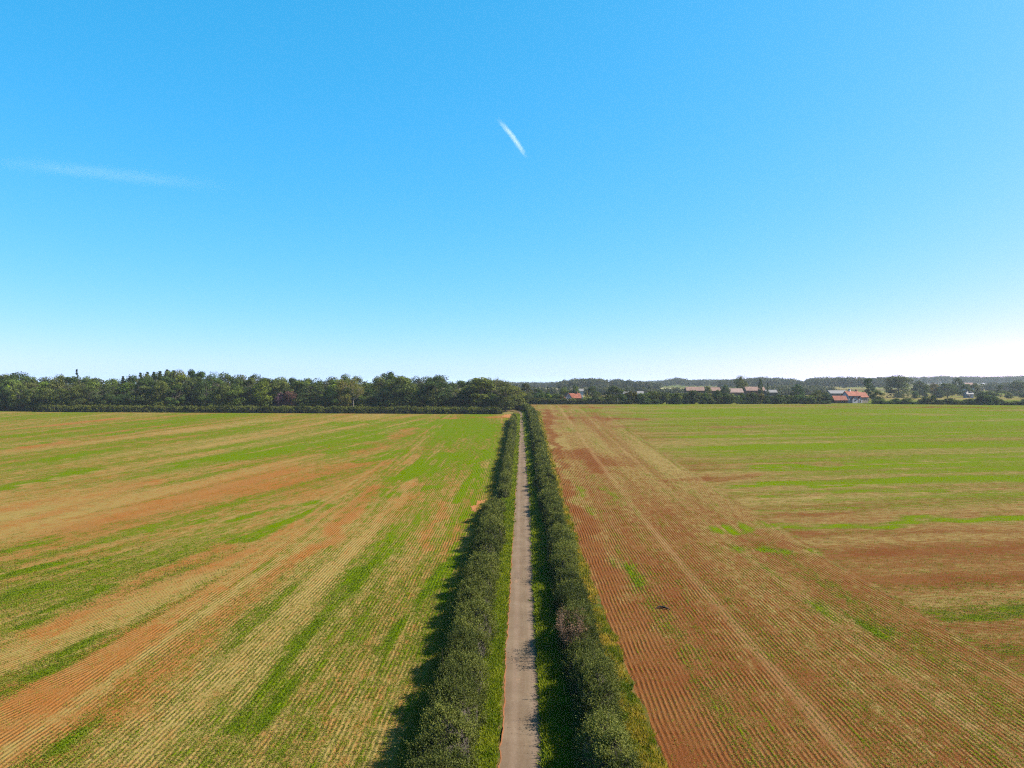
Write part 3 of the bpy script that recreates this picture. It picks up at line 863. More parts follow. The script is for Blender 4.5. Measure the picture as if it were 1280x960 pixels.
def column_proto(seed, H=16., W=4.):
    rng = np.random.default_rng(seed)
    mb = MB(); mb.tube((0, 0, -.3), (0, 0, H * .9), .3, .04, 6)
    n = 150
    z = rng.uniform(.04, .98, n)
    r = np.minimum(1, np.minimum((1 - z) * 3.0, .6 + z * 2)) * W * .40
    a = rng.uniform(0, 2 * math.pi, n); rr_ = r * np.sqrt(rng.random(n)) ** .6
    cs = np.stack([np.cos(a) * rr_, np.sin(a) * rr_, z * H], -1)
    for c in cs[::4]: mb.tube((0, 0, max(.3, c[2] - 1.2)), c, .05, .015, 3)
    p, dv, sz, ti, fc = crown_cards(cs, np.full(n, .55), 26, .45, rng)
    dv[:, 2] += .5
    v = leaf_quads(p, dv, sz, sz * .6, rng, fc)
    cr = mesh_np('crown', v, quad_faces(len(p)), {'tint': ('FACE', ti)}); cr.materials.append(M['tree_leaf'])
    tr = mb.mesh('trunk'); tr.materials.append(M['bark'])
    return {'H': H + .4, 'W': W, 'crown': cr, 'trunk': tr}

PB = [broad_proto(100 + i, W=[12, 11, 13, 10.5, 12.5, 11.5, 13.5, 12][i], low=[.06, .1, .05, .12, .08, .1, .06, .14][i], n=[32, 28, 36, 27, 32, 30, 36, 28][i]) for i in range(8)]
PBare = [bare_proto(200 + i) for i in range(2)]
PC = [cone_proto(300 + i) for i in range(2)]
PSp = [cone_proto(310, H=16, W=2.6, power=.6, n=110, size=.4)]
PCol = [column_proto(320)]
PS = [broad_proto(400 + i, H=5., W=5.5, low=.05, n=26, per=95, size=.40, levels=1) for i in range(6)]
for p in PS: p['H'] = p['H']

rt = np.random.default_rng(77)
random.seed(7)
def plant(proto, px, top_y, d, w_px, colr, label, group=None, name='tree', cat='tree', minh=1.5):
    X = at(px, d)
    z0 = float(zf(X, d))
    hgt = max(minh, CAM_Z + (480 - top_y) / F * d - z0)
    wid = w_px / F * d
    r = empty(name, (X, d, z0 - .05), random.uniform(0, 6.28))
    sxy = wid / proto['W']; szz = hgt / proto['H']
    r.scale = (sxy * random.uniform(.94, 1.06), sxy * random.uniform(.94, 1.06), szz)
    t_ = bpy.data.objects.new('trunk', proto['trunk']); col.objects.link(t_); t_.parent = r
    c_ = bpy.data.objects.new('crown', proto['crown']); col.objects.link(c_); c_.parent = r
    c_.color = (*colr, 1)
    tag(r, label, cat, group)
    return r

def jc(c, j=.12):
    k = 1 + random.uniform(-j, j) * 1.3
    return tuple(max(0, v * k * (1 + random.uniform(-j, j))) for v in c)

OLIVE, DARK, YEL, GREY, PURP, LIME, GOLD, RUST = (1.08, 1.10, .85), (.62, .76, .74), (1.40, 1.42, .72), (1.12, 1.10, 1.08), (1.0, .42, 2.4), (2.0, 2.2, .7), (3.0, 2.1, .8), (1.9, 1.05, .75)
BROWN = (1.3, 1.0, .9)
WORDS = {OLIVE: 'olive green', DARK: 'dark green', YEL: 'yellow green', GREY: 'greyish green', BROWN: 'brownish'}
def look(choices, label, group):
    c = random.choice(choices)
    return jc(c), label % WORDS[c], WORDS[c] + ' ' + group
WG = 'broadleaved trees of the wood behind the clipped hedge'
def sky_top(px):
    xs = [-60, 0, 20, 35, 45, 60, 78, 90, 110, 130, 150, 170, 190, 220, 238, 260, 290, 330, 360, 400, 425, 442, 456, 468, 484, 500, 520, 548, 566, 580, 605, 625, 640, 652]
    ys = [468, 467, 465, 470, 472, 470, 466, 472, 469, 473, 472, 468, 464, 463, 461, 463, 465, 470, 471, 471, 469, 467, 478, 474, 466, 470, 468, 469, 478, 472, 472, 474, 475, 484]
    return float(np.interp(px, xs, ys))
# back row: sets the skyline
px = -50
k = 0
while px < 630:
    w = random.uniform(20, 31)
    plant(PB[k % 8], px, sky_top(px) + random.uniform(-.5, 2.5), random.uniform(362, 385), w * 1.12, *look([OLIVE, DARK, OLIVE, DARK, GREY], '%s broadleaved tree rising at the back of the wood', 'trees at the back of the wood'))
    px += w * .62; k += 3
# middle row, a little lower
px = -60
while px < 640:
    w = random.uniform(22, 33)
    plant(PB[k % 8], px, sky_top(px) + random.uniform(4, 10), random.uniform(349, 358), w * 1.15, *look([OLIVE, DARK, OLIVE, YEL, GREY, DARK], '%s broadleaved tree in the thick of the wood', 'trees in the thick of the wood'))
    px += w * .78; k += 5
# front row along the hedge
px = -55
while px < 622:
    w = random.uniform(18, 30)
    if not (318 < px < 372 or 428 < px < 458):
        plant(PB[k % 8], px, sky_top(px) + random.uniform(11, 21), random.uniform(337, 344), w * 1.15, *look([OLIVE, DARK, DARK, OLIVE, DARK, GREY], '%s rounded tree at the wood edge directly behind the clipped hedge', 'trees at the front of the wood'))
    px += w * .86; k += 3
# trees one can single out in the wood
plant(PB[2], 12, 466, 366, 40, jc(DARK, .03), 'broad dark domed tree behind the short sloping hedge', None)
plant(PS[1], 3, 482, 346, 16, LIME, 'pale lime green shrub above the short sloping hedge', None, 'shrub', 'shrub')
plant(PSp[0], 91.5, 461, 372, 8, DARK, 'thin dark spire of a conifer above the wood', None, 'conifer')
for q, (cx_, ty_) in enumerate([(150, 470), (159, 469.5), (172, 465.5), (181, 464), (189, 464.5), (197, 463), (206, 461.5), (214, 462)]):
    plant(PC[q % 2], cx_, ty_, 371 + q % 3, 21, jc(DARK, .05), 'dark pointed conifer in the row behind the wood crowns', 'row of dark conifers', 'conifer')
plant(PB[4], 484, 465, 372, 26, (.62, .8, .8), 'dark bluish green domed tree standing above the wood', None)
plant(PB[6], 498, 470, 341, 46, jc(OLIVE, .02), 'large bright olive tree at the wood edge beside the notch in the skyline', None)
plant(PB[0], 548, 469.5, 342, 46, jc(DARK, .02), 'tall dark spreading tree in the wood, next to the second notch', None)
plant(PB[3], 600, 472, 338, 46, jc((1.3, 1.22, .8), .02), 'yellowish olive tree at the end of the wood by the lane', None)
plant(PB[5], 632, 477, 336, 30, jc((1.3, 1.15, 1.0), .02), 'grey green tree overhanging the gateway at the lane', None)
plant(PB[1], 641, 482, 352, 24, jc(OLIVE, .02), 'slender olive tree beside the bend of the lane', None)
plant(PS[2], 349, 491, 338, 17, PURP, 'purple leaved shrub at the wood edge, beside an olive tree', None, 'shrub', 'shrub')
plant(PS[3], 361, 489, 339, 19, (1.15, .45, 1.6), 'wine coloured shrub next to a leaning pale trunk', None, 'shrub', 'shrub')
plant(PB[7], 325, 474, 342, 26, jc(YEL, .02), 'yellow green tree beside the purple shrub', None)
plant(PBare[0], 441, 472, 340, 26, (1.5, 1.1, .8), 'half bare tree with pale branches at the wood edge', None)
plant(PBare[1], 622, 470.5, 350, 24, (1.4, 1.15, 1.1), 'leafless pale grey tree topping the end of the wood', None)
plant(PB[5], 425, 476, 343, 24, (1.75, 1.2, .85), 'brownish turning tree next to the half bare tree', None)
plant(PS[4], 198, 494, 337, 13, (2.0, 1.7, .7), 'small golden shrub at the foot of the wood', None, 'shrub', 'shrub')

# right of the lane end: garden trees round the white gabled house
for (p_, cx_, ty_, d_, w_, c_, lb) in [
    (PB[1], 657, 479, 405, 17, (.95, .85, .8), 'dusky tree at the end of the lane beside the wood'),
    (PB[4], 672, 486, 412, 18, DARK, 'dark rounded tree on the house side of the lane end'),
    (PB[6], 694, 492, 408, 12, OLIVE, 'small olive tree next to the lime green shrub'),
    (PC[0], 685, 482.5, 440, 6, (.8, .95, .7), 'small green conifer behind the lime green shrub'),
    (PB[2], 705, 484, 450, 14, YEL, 'light green tree behind the white gabled house'),
    (PB[7], 718, 481, 448, 13, (1.0, 1.15, .7), 'green domed tree rising behind the red roof'),
    (PB[3], 741, 483, 436, 15, DARK, 'dark tree behind the golden tree'),
    (PB[5], 766, 482.5, 402, 26, (.82, .88, .75), 'large dark tree at the far field edge beside the white post'),
    (PB[0], 747, 490, 408, 12, GREY, 'grey green tree between the golden tree and the large dark tree'),
    ]:
    plant(p_, cx_, ty_, d_, w_, c_, lb)
plant(PS[0], 685, 492.5, 402, 9, (2.2, 2.3, .65), 'lime yellow shrub in the garden hedge near the lane', None, 'shrub', 'shrub')
plant(PC[1], 733, 488, 404, 10, GOLD, 'golden yellow conical tree beside the red roofed house', None)

# farmstead trees
for (p_, cx_, ty_, d_, w_, c_, lb) in [
    (PB[2], 925, 470, 560, 17, (1.55, 1.35, 1.15), 'tall pale domed tree rising above the long tiled barns'),
    (PCol[0], 949, 473, 470, 6, (.75, .95, .8), 'dark columnar poplar in front of the tiled barn'),
    (PC[0], 958, 478, 480, 7, (.6, .75, .8), 'dark pointed conifer beside the columnar poplar'),
    (PB[0], 995, 480.5, 440, 16, (.6, .85, .75), 'dark green rounded tree between the barns and the farmhouse'),
    (PB[4], 884, 483, 505, 9, (1.5, 1.25, .8), 'small tan tree standing before the tiled barns'),
    (PB[6], 906, 481, 500, 11, (.8, .95, .8), 'dark bushy tree in the gap between two tiled barns'),
    (PB[7], 1018, 487, 415, 17, (1.3, 1.05, .8), 'brownish olive tree by the brick outbuilding'),
    (PB[1], 1030, 490, 417, 12, (1.45, 1.15, .9), 'tan green tree touching the brick outbuilding'),
    (PB[3], 1083, 473, 470, 16, (.6, .85, .85), 'tall dark tree behind the farmhouse'),
    (PB[5], 1094, 488, 412, 14, (.95, 1.05, .7), 'green bushy tree at the corner of the farmhouse'),
    (PB[6], 1121, 469.5, 590, 36, (1.0, .95, .95), 'very large spreading tree behind the green pasture'),
    (PB[2], 1146, 476, 600, 20, (.85, .9, .85), 'dark tree beside the very large spreading tree'),
    (PB[7], 1163, 478, 605, 14, (2.0, 1.1, .8), 'rust tinted tree between darker trees behind the pasture'),
    (PB[4], 1180, 479, 595, 22, (1.15, 1.1, .85), 'olive domed tree behind the pasture near the rust tinted tree'),
    (PB[0], 1192, 472, 700, 16, (.75, .8, .85), 'dark tree standing above the olive domed trees'),
    (PB[3], 1204, 480, 590, 15, (1.05, 1.05, .85), 'olive green tree next to the white shed behind the pasture'),
    (PB[5], 1214, 479, 600, 14, (1.15, 1.0, .85), 'brownish green tree on the other side of the white shed'),
    (PB[1], 1245, 481, 620, 15, (1.0, 1.05, .8), 'green rounded tree behind the pasture, by the pale shrub'),
    (PB[6], 1265, 476, 680, 22, (.9, .88, .85), 'broad dusky tree behind the pasture near the far wood'),
    (PB[2], 1288, 474, 640, 20, (.9, .9, .85), 'dusky tree at the end of the pasture'),
    ]:
    plant(p_, cx_, ty_, d_, w_, c_, lb)

# hedgerow shrubs along the far edge of the right field
HG = 'shrubs of the hedgerow along the far field edge'
px = 776
while px < 1036:
    w = random.uniform(8, 14)
    d_ = float(right_end(at(px, 400))) + random.uniform(1.5, 5)
    top = 487.5 + random.uniform(0, 5) + (2.5 if px > 915 else 0)
    plant(PS[random.randrange(6)], px, top, d_, w * 1.25, *look([OLIVE, DARK, GREY, OLIVE, DARK, BROWN], '%s rounded hedgerow shrub between the far field edge and the farm buildings', HG), 'shrub', 'shrub')
    if random.random() < .55:
        plant(PS[random.randrange(6)], px + random.uniform(-4, 4), 499.5 + random.uniform(-1, 1), d_ - 2.5, w, jc(DARK), 'low shrub at the foot of the hedgerow before the farm buildings', 'low shrubs of the far hedgerow', 'shrub', 'shrub')
    px += w * .72
px = 1092
while px < 1300:
    w = random.uniform(6, 13)
    d_ = float(right_end(at(px, 390))) + random.uniform(1.5, 4)
    top = 500 + random.uniform(-3, 2.5)
    if 1145 < px < 1165 or 1222 < px < 1240: top -= 5
    plant(PS[random.randrange(6)], px, top, d_, w * 1.35, *look([OLIVE, DARK, GREY, OLIVE, DARK], '%s scrubby hedgerow shrub between the field and the green pasture', 'shrubs before the pasture'), 'shrub', 'shrub')
    px += w * .62
for (cx_, ty_, w_, d_) in [(1222, 489, 12, 520), (1232, 488, 13, 530), (1255, 490, 9, 560), (1275, 491, 12, 560), (1140, 489, 9, 560), (1170, 487, 10, 575)]:
    plant(PS[random.randrange(6)], cx_, ty_, d_, w_, jc(random.choice([DARK, GREY])), 'dusky shrub standing on the far side of the pasture', 'shrubs across the pasture', 'shrub', 'shrub')
px = 660
while px < 704:
    plant(PS[random.randrange(6)], px, random.uniform(490, 495), random.uniform(401, 407), random.uniform(9, 13), jc(random.choice([DARK, OLIVE, GREY])), 'garden shrub between the lane end and the white gabled house', 'garden shrubs near the lane end', 'shrub', 'shrub')
    px += 6

# brown dead shrub in the right hedge
xd, dd_ = 3.9, 57.0
rngd = np.random.default_rng(9)
root = empty('shrub', (xd, dd_, float(zf(0, dd_))))
mb = MB(); tips = []
for j in range(46):
    a = rngd.uniform(0, 6.28); p0 = np.array([math.cos(a) * .3, math.sin(a) * 1.2, .1]); p1 = p0 + np.array([math.cos(a) * .55, math.sin(a) * .9, rngd.uniform(2.3, 3.2)])
    mb.tube(p0, p1, .03, .012, 4); tips.append(p1)
    for b in range(5):
        q = p0 + (p1 - p0) * rngd.uniform(.4, 1); q2 = q + rngd.normal(size=3) * np.array([.3, .4, .15]) + np.array([0, 0, .4])
        mb.tube(q, q2, .012, .005, 3); tips.append(q2)
so = obj('stems', mb.mesh('stems'), plain('dead_wood', (.12, .08, .055), var=.3), root)
p, dv, sz, ti, fc = crown_cards(np.array(tips), np.full(len(tips), .25), 9, .11, rngd)
fo = obj('foliage', mesh_np('foliage', leaf_quads(p, dv, sz, sz * .6, rngd, fc), quad_faces(len(p)), {'tint': ('FACE', ti)}), M['dead_leaf'], root)
fo['kind'] = 'stuff'
so['kind'] = 'stuff'
tag(root, 'brown withered shrub standing in the unbroken hedge', 'shrub')

# ------------------------------------------------------------------ distant woods (each reads as one mass)
def far_wood(label, pts, depth, seed, hmean=15., step=9.0, cards=56, tone=None):
    """pts: (px, d, top_y) along the front of the wood"""
    r = np.random.default_rng(seed)
    P_ = np.array(pts, float)
    n = 0; cs = []; rad = []
    span = abs(at(P_[-1, 0], P_[-1, 1]) - at(P_[0, 0], P_[0, 1]))
    cnt = int(span / step * depth / step)
    for j in range(cnt):
        px = r.uniform(P_[0, 0], P_[-1, 0]); d = np.interp(px, P_[:, 0], P_[:, 1]) + depth * r.random()
        top = np.interp(px, P_[:, 0], P_[:, 2])
        X = at(px, d); z0 = zf(X, d)
        ztop = CAM_Z + (480 - top) / F * d
        hh = max(4., ztop - z0) * r.uniform(.80, 1.0)
        wr = step * r.uniform(.5, .8)
        for b in range(4):
            a = r.uniform(0, 6.28); q = wr * .45 * math.sqrt(r.random())
            zz = hh * r.uniform(.35, .88) if b else hh * .86
            cs.append((X + math.cos(a) * q, d + math.sin(a) * q, z0 + zz)); rad.append(wr * r.uniform(.45, .7))
    cs = np.array(cs); rad = np.array(rad)
    p, dv, sz, ti, fc = crown_cards(cs, rad, cards, 1.5, r, flat=.85)
    # keep clumps above ground
    p[:, 2] = np.maximum(p[:, 2], zf(p[:, 0], p[:, 1]) + .2)
    v = leaf_quads(p, dv, sz, sz * .8, r, fc)
    o = obj('far_wood', mesh_np('far_wood', v, quad_faces(len(p)), {'tint': ('FACE', ti)}), M['far_leaf'])
    return tag(o, label, 'wood', kind='stuff')

far_wood('distant hazy wood on the hill behind the white gabled house', [(697, 1010, 479), (706, 1000, 475), (730, 1000, 473), (760, 990, 474), (780, 1000, 475.5), (800, 1000, 477), (822, 1000, 480)], 110, 501)
far_wood('low distant wood behind the lane end', [(600, 1350, 479), (660, 1350, 479.5), (700, 1350, 479), (720, 1350, 480)], 140, 502, step=11)
far_wood('distant peaked wood behind the hedgerow and pale fields', [(800, 1500, 478), (828, 1500, 476.5), (846, 1480, 472.5), (860, 1500, 475.5), (885, 1500, 475), (910, 1500, 475.5), (930, 1500, 476)], 160, 503, step=12)
far_wood('distant wooded rise behind the tiled barns', [(898, 1180, 476), (930, 1160, 473.5), (952, 1150, 471.5), (972, 1150, 472.5), (990, 1150, 474.5), (1004, 1150, 478.5)], 130, 504, step=10)
far_wood('long distant wood behind the farmhouse', [(1000, 1100, 479), (1008, 1090, 473), (1030, 1080, 471.5), (1060, 1080, 471.5), (1100, 1090, 472), (1130, 1100, 472)], 130, 505, step=10)
far_wood('long bluish wood closing the horizon behind the pasture', [(1100, 1700, 471.5), (1160, 1700, 471.5), (1173, 1700, 469.5), (1180, 1700, 471), (1240, 1700, 471), (1275, 1650, 469.5), (1360, 1650, 470)], 220, 506, step=13)
far_wood('dusky scattered wood in the valley behind the pasture', [(1140, 900, 483), (1200, 900, 482), (1240, 920, 480), (1300, 900, 480)], 60, 507, step=11)
far_wood('dusky scattered wood in front of the distant pale fields', [(655, 700, 486), (690, 700, 487), (720, 700, 486.5), (760, 720, 487), (800, 720, 486.5), (812, 720, 488.5), (850, 720, 488), (868, 720, 486), (960, 720, 487), (1040, 720, 487.5)], 45, 508, step=9)
far_wood('dusky trees in the valley behind the tiled barns', [(955, 800, 484), (985, 780, 483), (1010, 780, 484), (1040, 800, 485)], 60, 509, step=10)

# far pale fields
def far_field(label, px0, px1, d0, d1, c):
    x0, x1 = at(px0, (d0 + d1) / 2), at(px1, (d0 + d1) / 2)
    o = sheet('far_field', np.linspace(x0, x1, 6), np.linspace(d0, d1, 24), plain('far_field_cover', c, var=.15, scale=.02), dz=.35)
    tag(o, label, 'field')
far_field('pale lime stubble field on the distant slope', 790, 842, 1180, 1430, (.30, .27, .10))
far_field('pale straw field on the distant slope behind the pasture', 1195, 1260, 1350, 1560, (.30, .25, .17))
far_field('straw coloured field behind the house gardens', 660, 760, 1150, 1300, (.26, .20, .13))

# ------------------------------------------------------------------ buildings
def gable(parent, x0, x1, y0, y1, eave, ridge, axis, wall, roof, over=.35, name='wall'):
    """gabled block; ridge runs along axis 'x' or 'y'"""
    mb = MB()
    if axis == 'x':
        ym = (y0 + y1) / 2
        v = [(x, y, z) for x in (x0, x1) for (y, z) in ((y0, -.6), (y1, -.6), (y1, eave), (ym, ridge), (y0, eave))]
    else:
        xm = (x0 + x1) / 2
        v = [(x, y, z) for y in (y0, y1) for (x, z) in ((x0, -.6), (x1, -.6), (x1, eave), (xm, ridge), (x0, eave))]
    bm = bmesh.new()
    vs = [bm.verts.new(p) for p in v]
    for a in (range(0, 5), range(5, 10)): bm.faces.new([vs[i] for i in a])
    for i in range(5): bm.faces.new([vs[i], vs[(i + 1) % 5], vs[5 + (i + 1) % 5], vs[5 + i]])
    bmesh.ops.recalc_face_normals(bm, faces=bm.faces)
    me = bpy.data.meshes.new(name); bm.to_mesh(me); bm.free()
    obj(name, me, M[wall], parent)
    bm = bmesh.new(); th = .22
    if axis == 'x':
        ym = (y0 + y1) / 2; sl_ = (ridge - eave) / (ym - y0)
        for sgn, ya in ((-1, y0), (1, y1)):
            ye = ya + sgn * over; ze = eave - over * sl_
            pts = [(x0 - over, ye, ze + .02), (x1 + over, ye, ze + .02), (x1 + over, ym, ridge + .02), (x0 - over, ym, ridge + .02)]
            lo = [bm.verts.new(p) for p in pts]; hi = [bm.verts.new((p[0], p[1], p[2] + th)) for p in pts]
            bm.faces.new(lo); bm.faces.new(hi)
            for i in range(4): bm.faces.new([lo[i], lo[(i + 1) % 4], hi[(i + 1) % 4], hi[i]])
    else:
        xm = (x0 + x1) / 2; sl_ = (ridge - eave) / (xm - x0)
        for sgn, xa in ((-1, x0), (1, x1)):
            xe = xa + sgn * over; ze = eave - over * sl_
            pts = [(xe, y0 - over, ze + .02), (xe, y1 + over, ze + .02), (xm, y1 + over, ridge + .02), (xm, y0 - over, ridge + .02)]
            lo = [bm.verts.new(p) for p in pts]; hi = [bm.verts.new((p[0], p[1], p[2] + th)) for p in pts]
            bm.faces.new(lo); bm.faces.new(hi)
            for i in range(4): bm.faces.new([lo[i], lo[(i + 1) % 4], hi[(i + 1) % 4], hi[i]])
    bmesh.ops.recalc_face_normals(bm, faces=bm.faces)
    me = bpy.data.meshes.new('roof'); bm.to_mesh(me); bm.free()
    return obj('roof', me, M[roof], parent)

def opening(parent, kind, x, z, w, h, y, frame='white_paint', pane='glass'):
    mb = MB()
    fw = .10
    mb.box(x - w / 2, x - w / 2 + fw, y - .06, y + .04, z, z + h); mb.box(x + w / 2 - fw, x + w / 2, y - .06, y + .04, z, z + h)
    mb.box(x - w / 2 + fw, x + w / 2 - fw, y - .06, y + .04, z, z + fw); mb.box(x - w / 2 + fw, x + w / 2 - fw, y - .06, y + .04, z + h - fw, z + h)
    f = obj(kind, mb.mesh(kind), M[frame], parent)
    mb = MB(); mb.box(x - w / 2 + fw, x + w / 2 - fw, y - .025, y + .03, z + fw, z + h - fw)
    obj('pane' if kind == 'window' else 'leaf', mb.mesh('pane'), M[pane], f)

def chimney(roof, x, y, z0, z1, m='brick'):
    mb = MB(); mb.box(x - .4, x + .4, y - .4, y + .4, z0, z1); mb.box(x - .5, x + .5, y - .5, y + .5, z1 + .002, z1 + .2); mb.tube((x, y, z1 + .2), (x, y, z1 + .55), .14, .12, 8)
    obj('chimney', mb.mesh('chimney'), M[m], roof)

# farmhouse by the field
dF = 421.0
fh = empty('farmhouse', (at(1066, dF), dF, float(zf(0, dF))), R(14))
rf = gable(fh, -4.3, 4.0, 0, 6, 4.2, 6.7, 'x', 'render_white', 'tile')
chimney(rf, -1.4, 3.0, 5.8, 7.9, 'render_white'); chimney(rf, 3.2, 3.0, 5.8, 7.5, 'brick')
rf2 = gable(fh, 4.02, 9.6, .6, 6.0, 3.4, 5.9, 'x', 'cream', 'tile')
gable(fh, -2.9, .6, -1.6, -.02, 2.3, 3.9, 'y', 'render_white', 'tile', .25, 'porch')
gable(fh, 1.4, 3.8, -1.4, -.02, 2.3, 3.6, 'y', 'render_white', 'tile', .2, 'porch')
for wx in (-3.6, -.9, 1.0, 3.2): opening(fh, 'window', wx, 2.75, .95, 1.1, -.01 if False else 0.0)
for wx in (5.4, 7.2, 8.8): opening(fh, 'window', wx, 1.5, 1.0, 1.2, .6)
opening(fh, 'window', -1.15, .9, 1.5, 1.2, -1.6); opening(fh, 'door', 2.6, .05, 1.0, 2.0, -1.4, pane='timber')
tag(fh, 'white rendered farmhouse with orange clay tiled roofs and gabled porches', 'house')
ob = empty('outbuilding', (at(1048.5, 417), 417, float(zf(0, 417))), R(2))
gable(ob, -3.6, 3.8, 0, 5, 1.7, 4.0, 'x', 'brick', 'tile')
opening(ob, 'door', 1.0, .05, 1.1, 1.6, 0.0, pane='timber'); opening(ob, 'window', -1.6, .6, .9, .8, 0.0)
tag(ob, 'low brick outbuilding with an orange tiled roof beside the farmhouse', 'outbuilding')
ob = empty('barn', (at(1047, 436), 436, float(zf(0, 436))), R(0))
gable(ob, -5.2, 5.0, 0, 8, 5.2, 6.9, 'x', 'cream', 'sheet_metal')
opening(ob, 'door', 0, .05, 3.2, 3.4, 0.0, pane='timber')
tag(ob, 'pale grey roofed shed behind the brick outbuilding', 'barn')

# house by the lane end
dH = 424.0
hh = empty('house', (at(714, dH), dH, float(zf(0, dH))), R(13))
rf = gable(hh, -3.4, .0, 0, 5.0, 3.3, 5.6, 'y', 'render_white', 'tile')
rf2 = gable(hh, .02, 6.3, 1.0, 6.0, 2.8, 5.3, 'x', 'brick', 'tile')
chimney(rf2, 4.6, 3.5, 4.6, 6.2)
for wx in (-2.4, -1.0): opening(hh, 'window', wx, 1.9, .8, 1.0, 0.0)
opening(hh, 'window', -1.7, 3.5, .7, .8, 0.0)
for wx in (1.4, 4.6): opening(hh, 'window', wx, 1.2, .9, 1.1, 1.0)
opening(hh, 'door', 3.0, .05, 1.0, 2.0, 1.0, pane='timber')
tag(hh, 'white gabled cottage with a red tiled wing near the lane end', 'house')
sh = empty('shed', (at(703, 420), 420, float(zf(0, 420))), R(6))
gable(sh, -1.8, 1.6, 0, 3, 1.7, 3.2, 'x', 'brick', 'tile'); opening(sh, 'door', 0, .05, .9, 1.6, 0.0, pane='timber')
tag(sh, 'small red roofed shed beside the white gabled cottage', 'shed')

# tiled barns
def barn(label, px0, px1, d, eave_y, ridge_y, wall, roof, rz=0, depth=8.):
    z0 = float(zf(0, d)); w = (px1 - px0) / F * d
    b = empty('barn', (at((px0 + px1) / 2, d), d, z0), R(rz))
    ev = CAM_Z + (480 - eave_y) / F * d - z0; rd = CAM_Z + (480 - ridge_y) / F * (d + depth / 2) - z0
    gable(b, -w / 2, w / 2, 0, depth, ev, rd, 'x', wall, roof)
    opening(b, 'door', -w * .2, .05, 2.8, min(3.2, ev - .5), 0.0, pane='timber'); opening(b, 'window', w * .25, 1.6, 1.4, 1.0, 0.0)
    tag(b, label, 'barn')
barn('long pink tiled brick barn left of the small tan tree', 858, 880, 525, 488.3, 483.8, 'brick', 'pale_tile')
barn('short pink tiled barn between the small tan tree and the dark bushy tree', 887, 900, 528, 488.5, 484.6, 'brick', 'pale_tile')
barn('grey tiled barn at the foot of the tall pale domed tree', 912, 928, 512, 490.5, 485.8, 'brick', 'grey_tile')
barn('pink tiled barn behind the columnar poplar', 932, 955, 530, 488.2, 483.8, 'brick', 'pale_tile')
barn('low dark roofed shed beside the pointed conifer', 957, 970, 500, 490.6, 487.6, 'timber', 'sheet_metal', depth=6)
barn('small white walled shed seen through the hedgerow', 797, 804, 520, 491.8, 489.2, 'render_white', 'sheet_metal', depth=5)
barn('grey roofed shed near the large dark field edge tree', 779, 787, 540, 492, 489.6, 'cream', 'sheet_metal', depth=6)
barn('white shed among the trees behind the pasture', 1204, 1212, 585, 492.5, 489.5, 'render_white', 'sheet_metal', depth=5)
barn('pale roofed distant house among dusky trees behind the pasture', 1203, 1213, 860, 481.3, 478.6, 'render_white', 'pale_tile', depth=8)
barn('white roofed cottage above the red roofed wing', 724, 729, 520, 489, 486.5, 'render_white', 'sheet_metal', depth=5)

# white post at the field edge
mb = MB(); mb.tube((0, 0, -.3), (0, 0, 3.2), .09, .08, 8); mb.tube((0, 0, 3.2), (0, 0, 3.32), .11, .02, 8)
po = obj('post', mb.mesh('post', True), M['white_paint'], loc=(at(772, 396), 396, float(zf(0, 396))))
tag(po, 'white post at the far field edge beside the large dark tree', 'post')

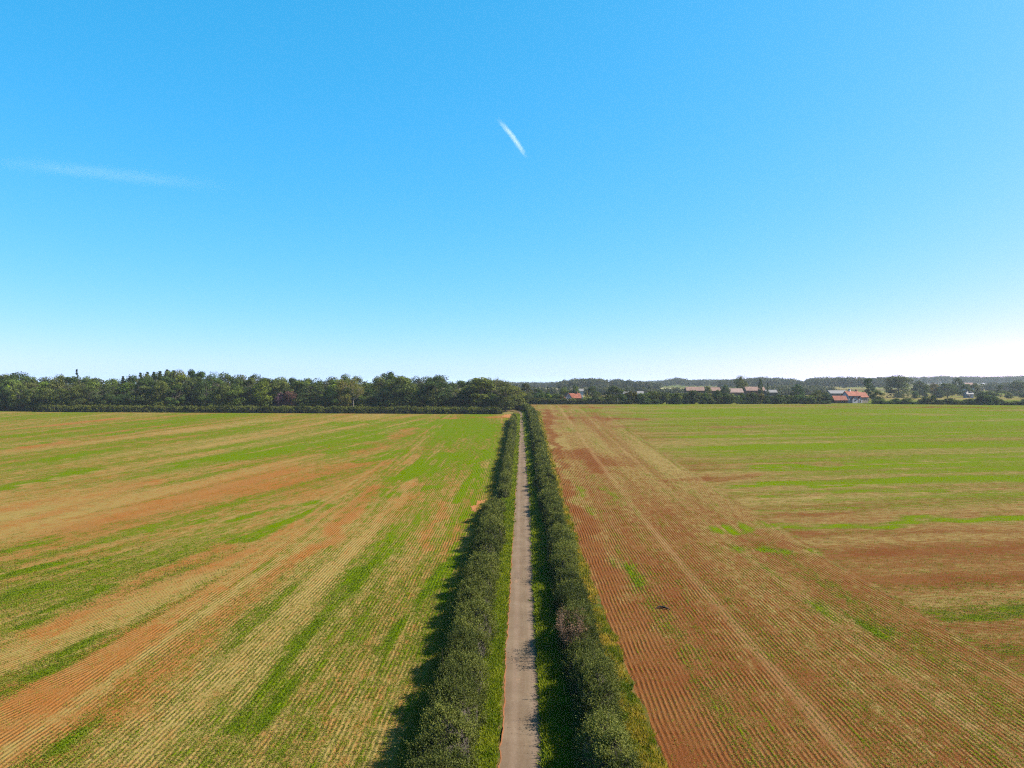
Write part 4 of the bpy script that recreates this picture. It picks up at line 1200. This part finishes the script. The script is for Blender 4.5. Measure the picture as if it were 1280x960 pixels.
# ------------------------------------------------------------------ wisps of high cloud (vapour trails)
def trail(label, p0, p1, dist, half_w, bow, dens, seed, fade):
    a = Vector(((p0[0] - VX) / F * dist, dist, CAM_Z + (480 - p0[1]) / F * dist))
    b = Vector(((p1[0] - VX) / F * dist, dist * 1.04, CAM_Z + (480 - p1[1]) / F * dist * 1.04))
    L = (b - a).length / 2
    bpy_me = bpy.data.meshes.new('cloud_wisp')
    bm = bmesh.new(); bmesh.ops.create_uvsphere(bm, u_segments=32, v_segments=16, radius=1.0)
    pad = half_w * 1.6 + abs(bow)
    for v in bm.verts: v.co = (v.co.x * L * 1.08, v.co.y * pad, v.co.z * half_w * 1.5)
    bm.to_mesh(bpy_me); bm.free()
    t = NT('vapour')
    pc = t.objco(); s3 = t.n('ShaderNodeSeparateXYZ', i_0=pc)
    xn = t.math('DIVIDE', s3.outputs[0], L)
    yc = t.math('SUBTRACT', s3.outputs[1], t.math('MULTIPLY', t.math('SUBTRACT', t.math('MULTIPLY', xn, xn), .4), bow))
    nz = t.noise(t.scale(pc, (1.6 / half_w * .35, 1.6 / half_w, 1.6 / half_w)), 1.0, 5, .65)
    r2 = t.math('ADD', t.math('MULTIPLY', yc, yc), t.math('MULTIPLY', s3.outputs[2], s3.outputs[2]))
    rr_ = t.math('DIVIDE', t.math('SQRT', r2), half_w)
    body = t.math('SUBTRACT', 1.0, t.ramp(t.math('ADD', rr_, t.math('MULTIPLY', t.math('SUBTRACT', nz, .5), 1.1)), .0, 1.0))
    ends = t.math('SUBTRACT', 1.0, t.ramp(t.math('ABSOLUTE', xn), fade, 1.0))
    den = t.math('MULTIPLY', t.math('MULTIPLY', body, ends), dens)
    pv = t.n('ShaderNodeVolumePrincipled'); pv.inputs['Color'].default_value = (1, 1, 1, 1); pv.inputs['Anisotropy'].default_value = .1
    t.t.links.new(den, pv.inputs['Density']); t.t.links.new(pv.outputs[0], t.out.inputs['Volume'])
    o = obj('cloud_wisp', bpy_me, t.m)
    o.location = (a + b) / 2
    o.rotation_euler = (b - a).to_track_quat('X', 'Z').to_euler()
    return tag(o, label, 'cloud', kind='stuff')
trail('short bright wisp of vapour trail high in the blue sky', (621, 146), (661, 199), 6000., 31., 22., .010, 1, .25)
trail('long faint streak of thin cloud in the blue sky', (-60, 194), (300, 236), 7000., 100., 40., .0005, 2, .1)

# ------------------------------------------------------------------ haze in the air
mb = MB(); mb.box(-6450, 6450, -85, 6450, -1.3, 58)
hz = obj('haze', mb.mesh('haze'))
t = NT('haze')
pv = t.n('ShaderNodeVolumePrincipled')
pv.inputs['Color'].default_value = (.72, .86, 1.0, 1)
pv.inputs['Density'].default_value = .00007
pv.inputs['Anisotropy'].default_value = .2
t.t.links.new(pv.outputs[0], t.out.inputs['Volume'])
hz.data.materials.append(t.m)
tag(hz, 'thin pale haze hanging over the countryside', 'haze', kind='stuff')
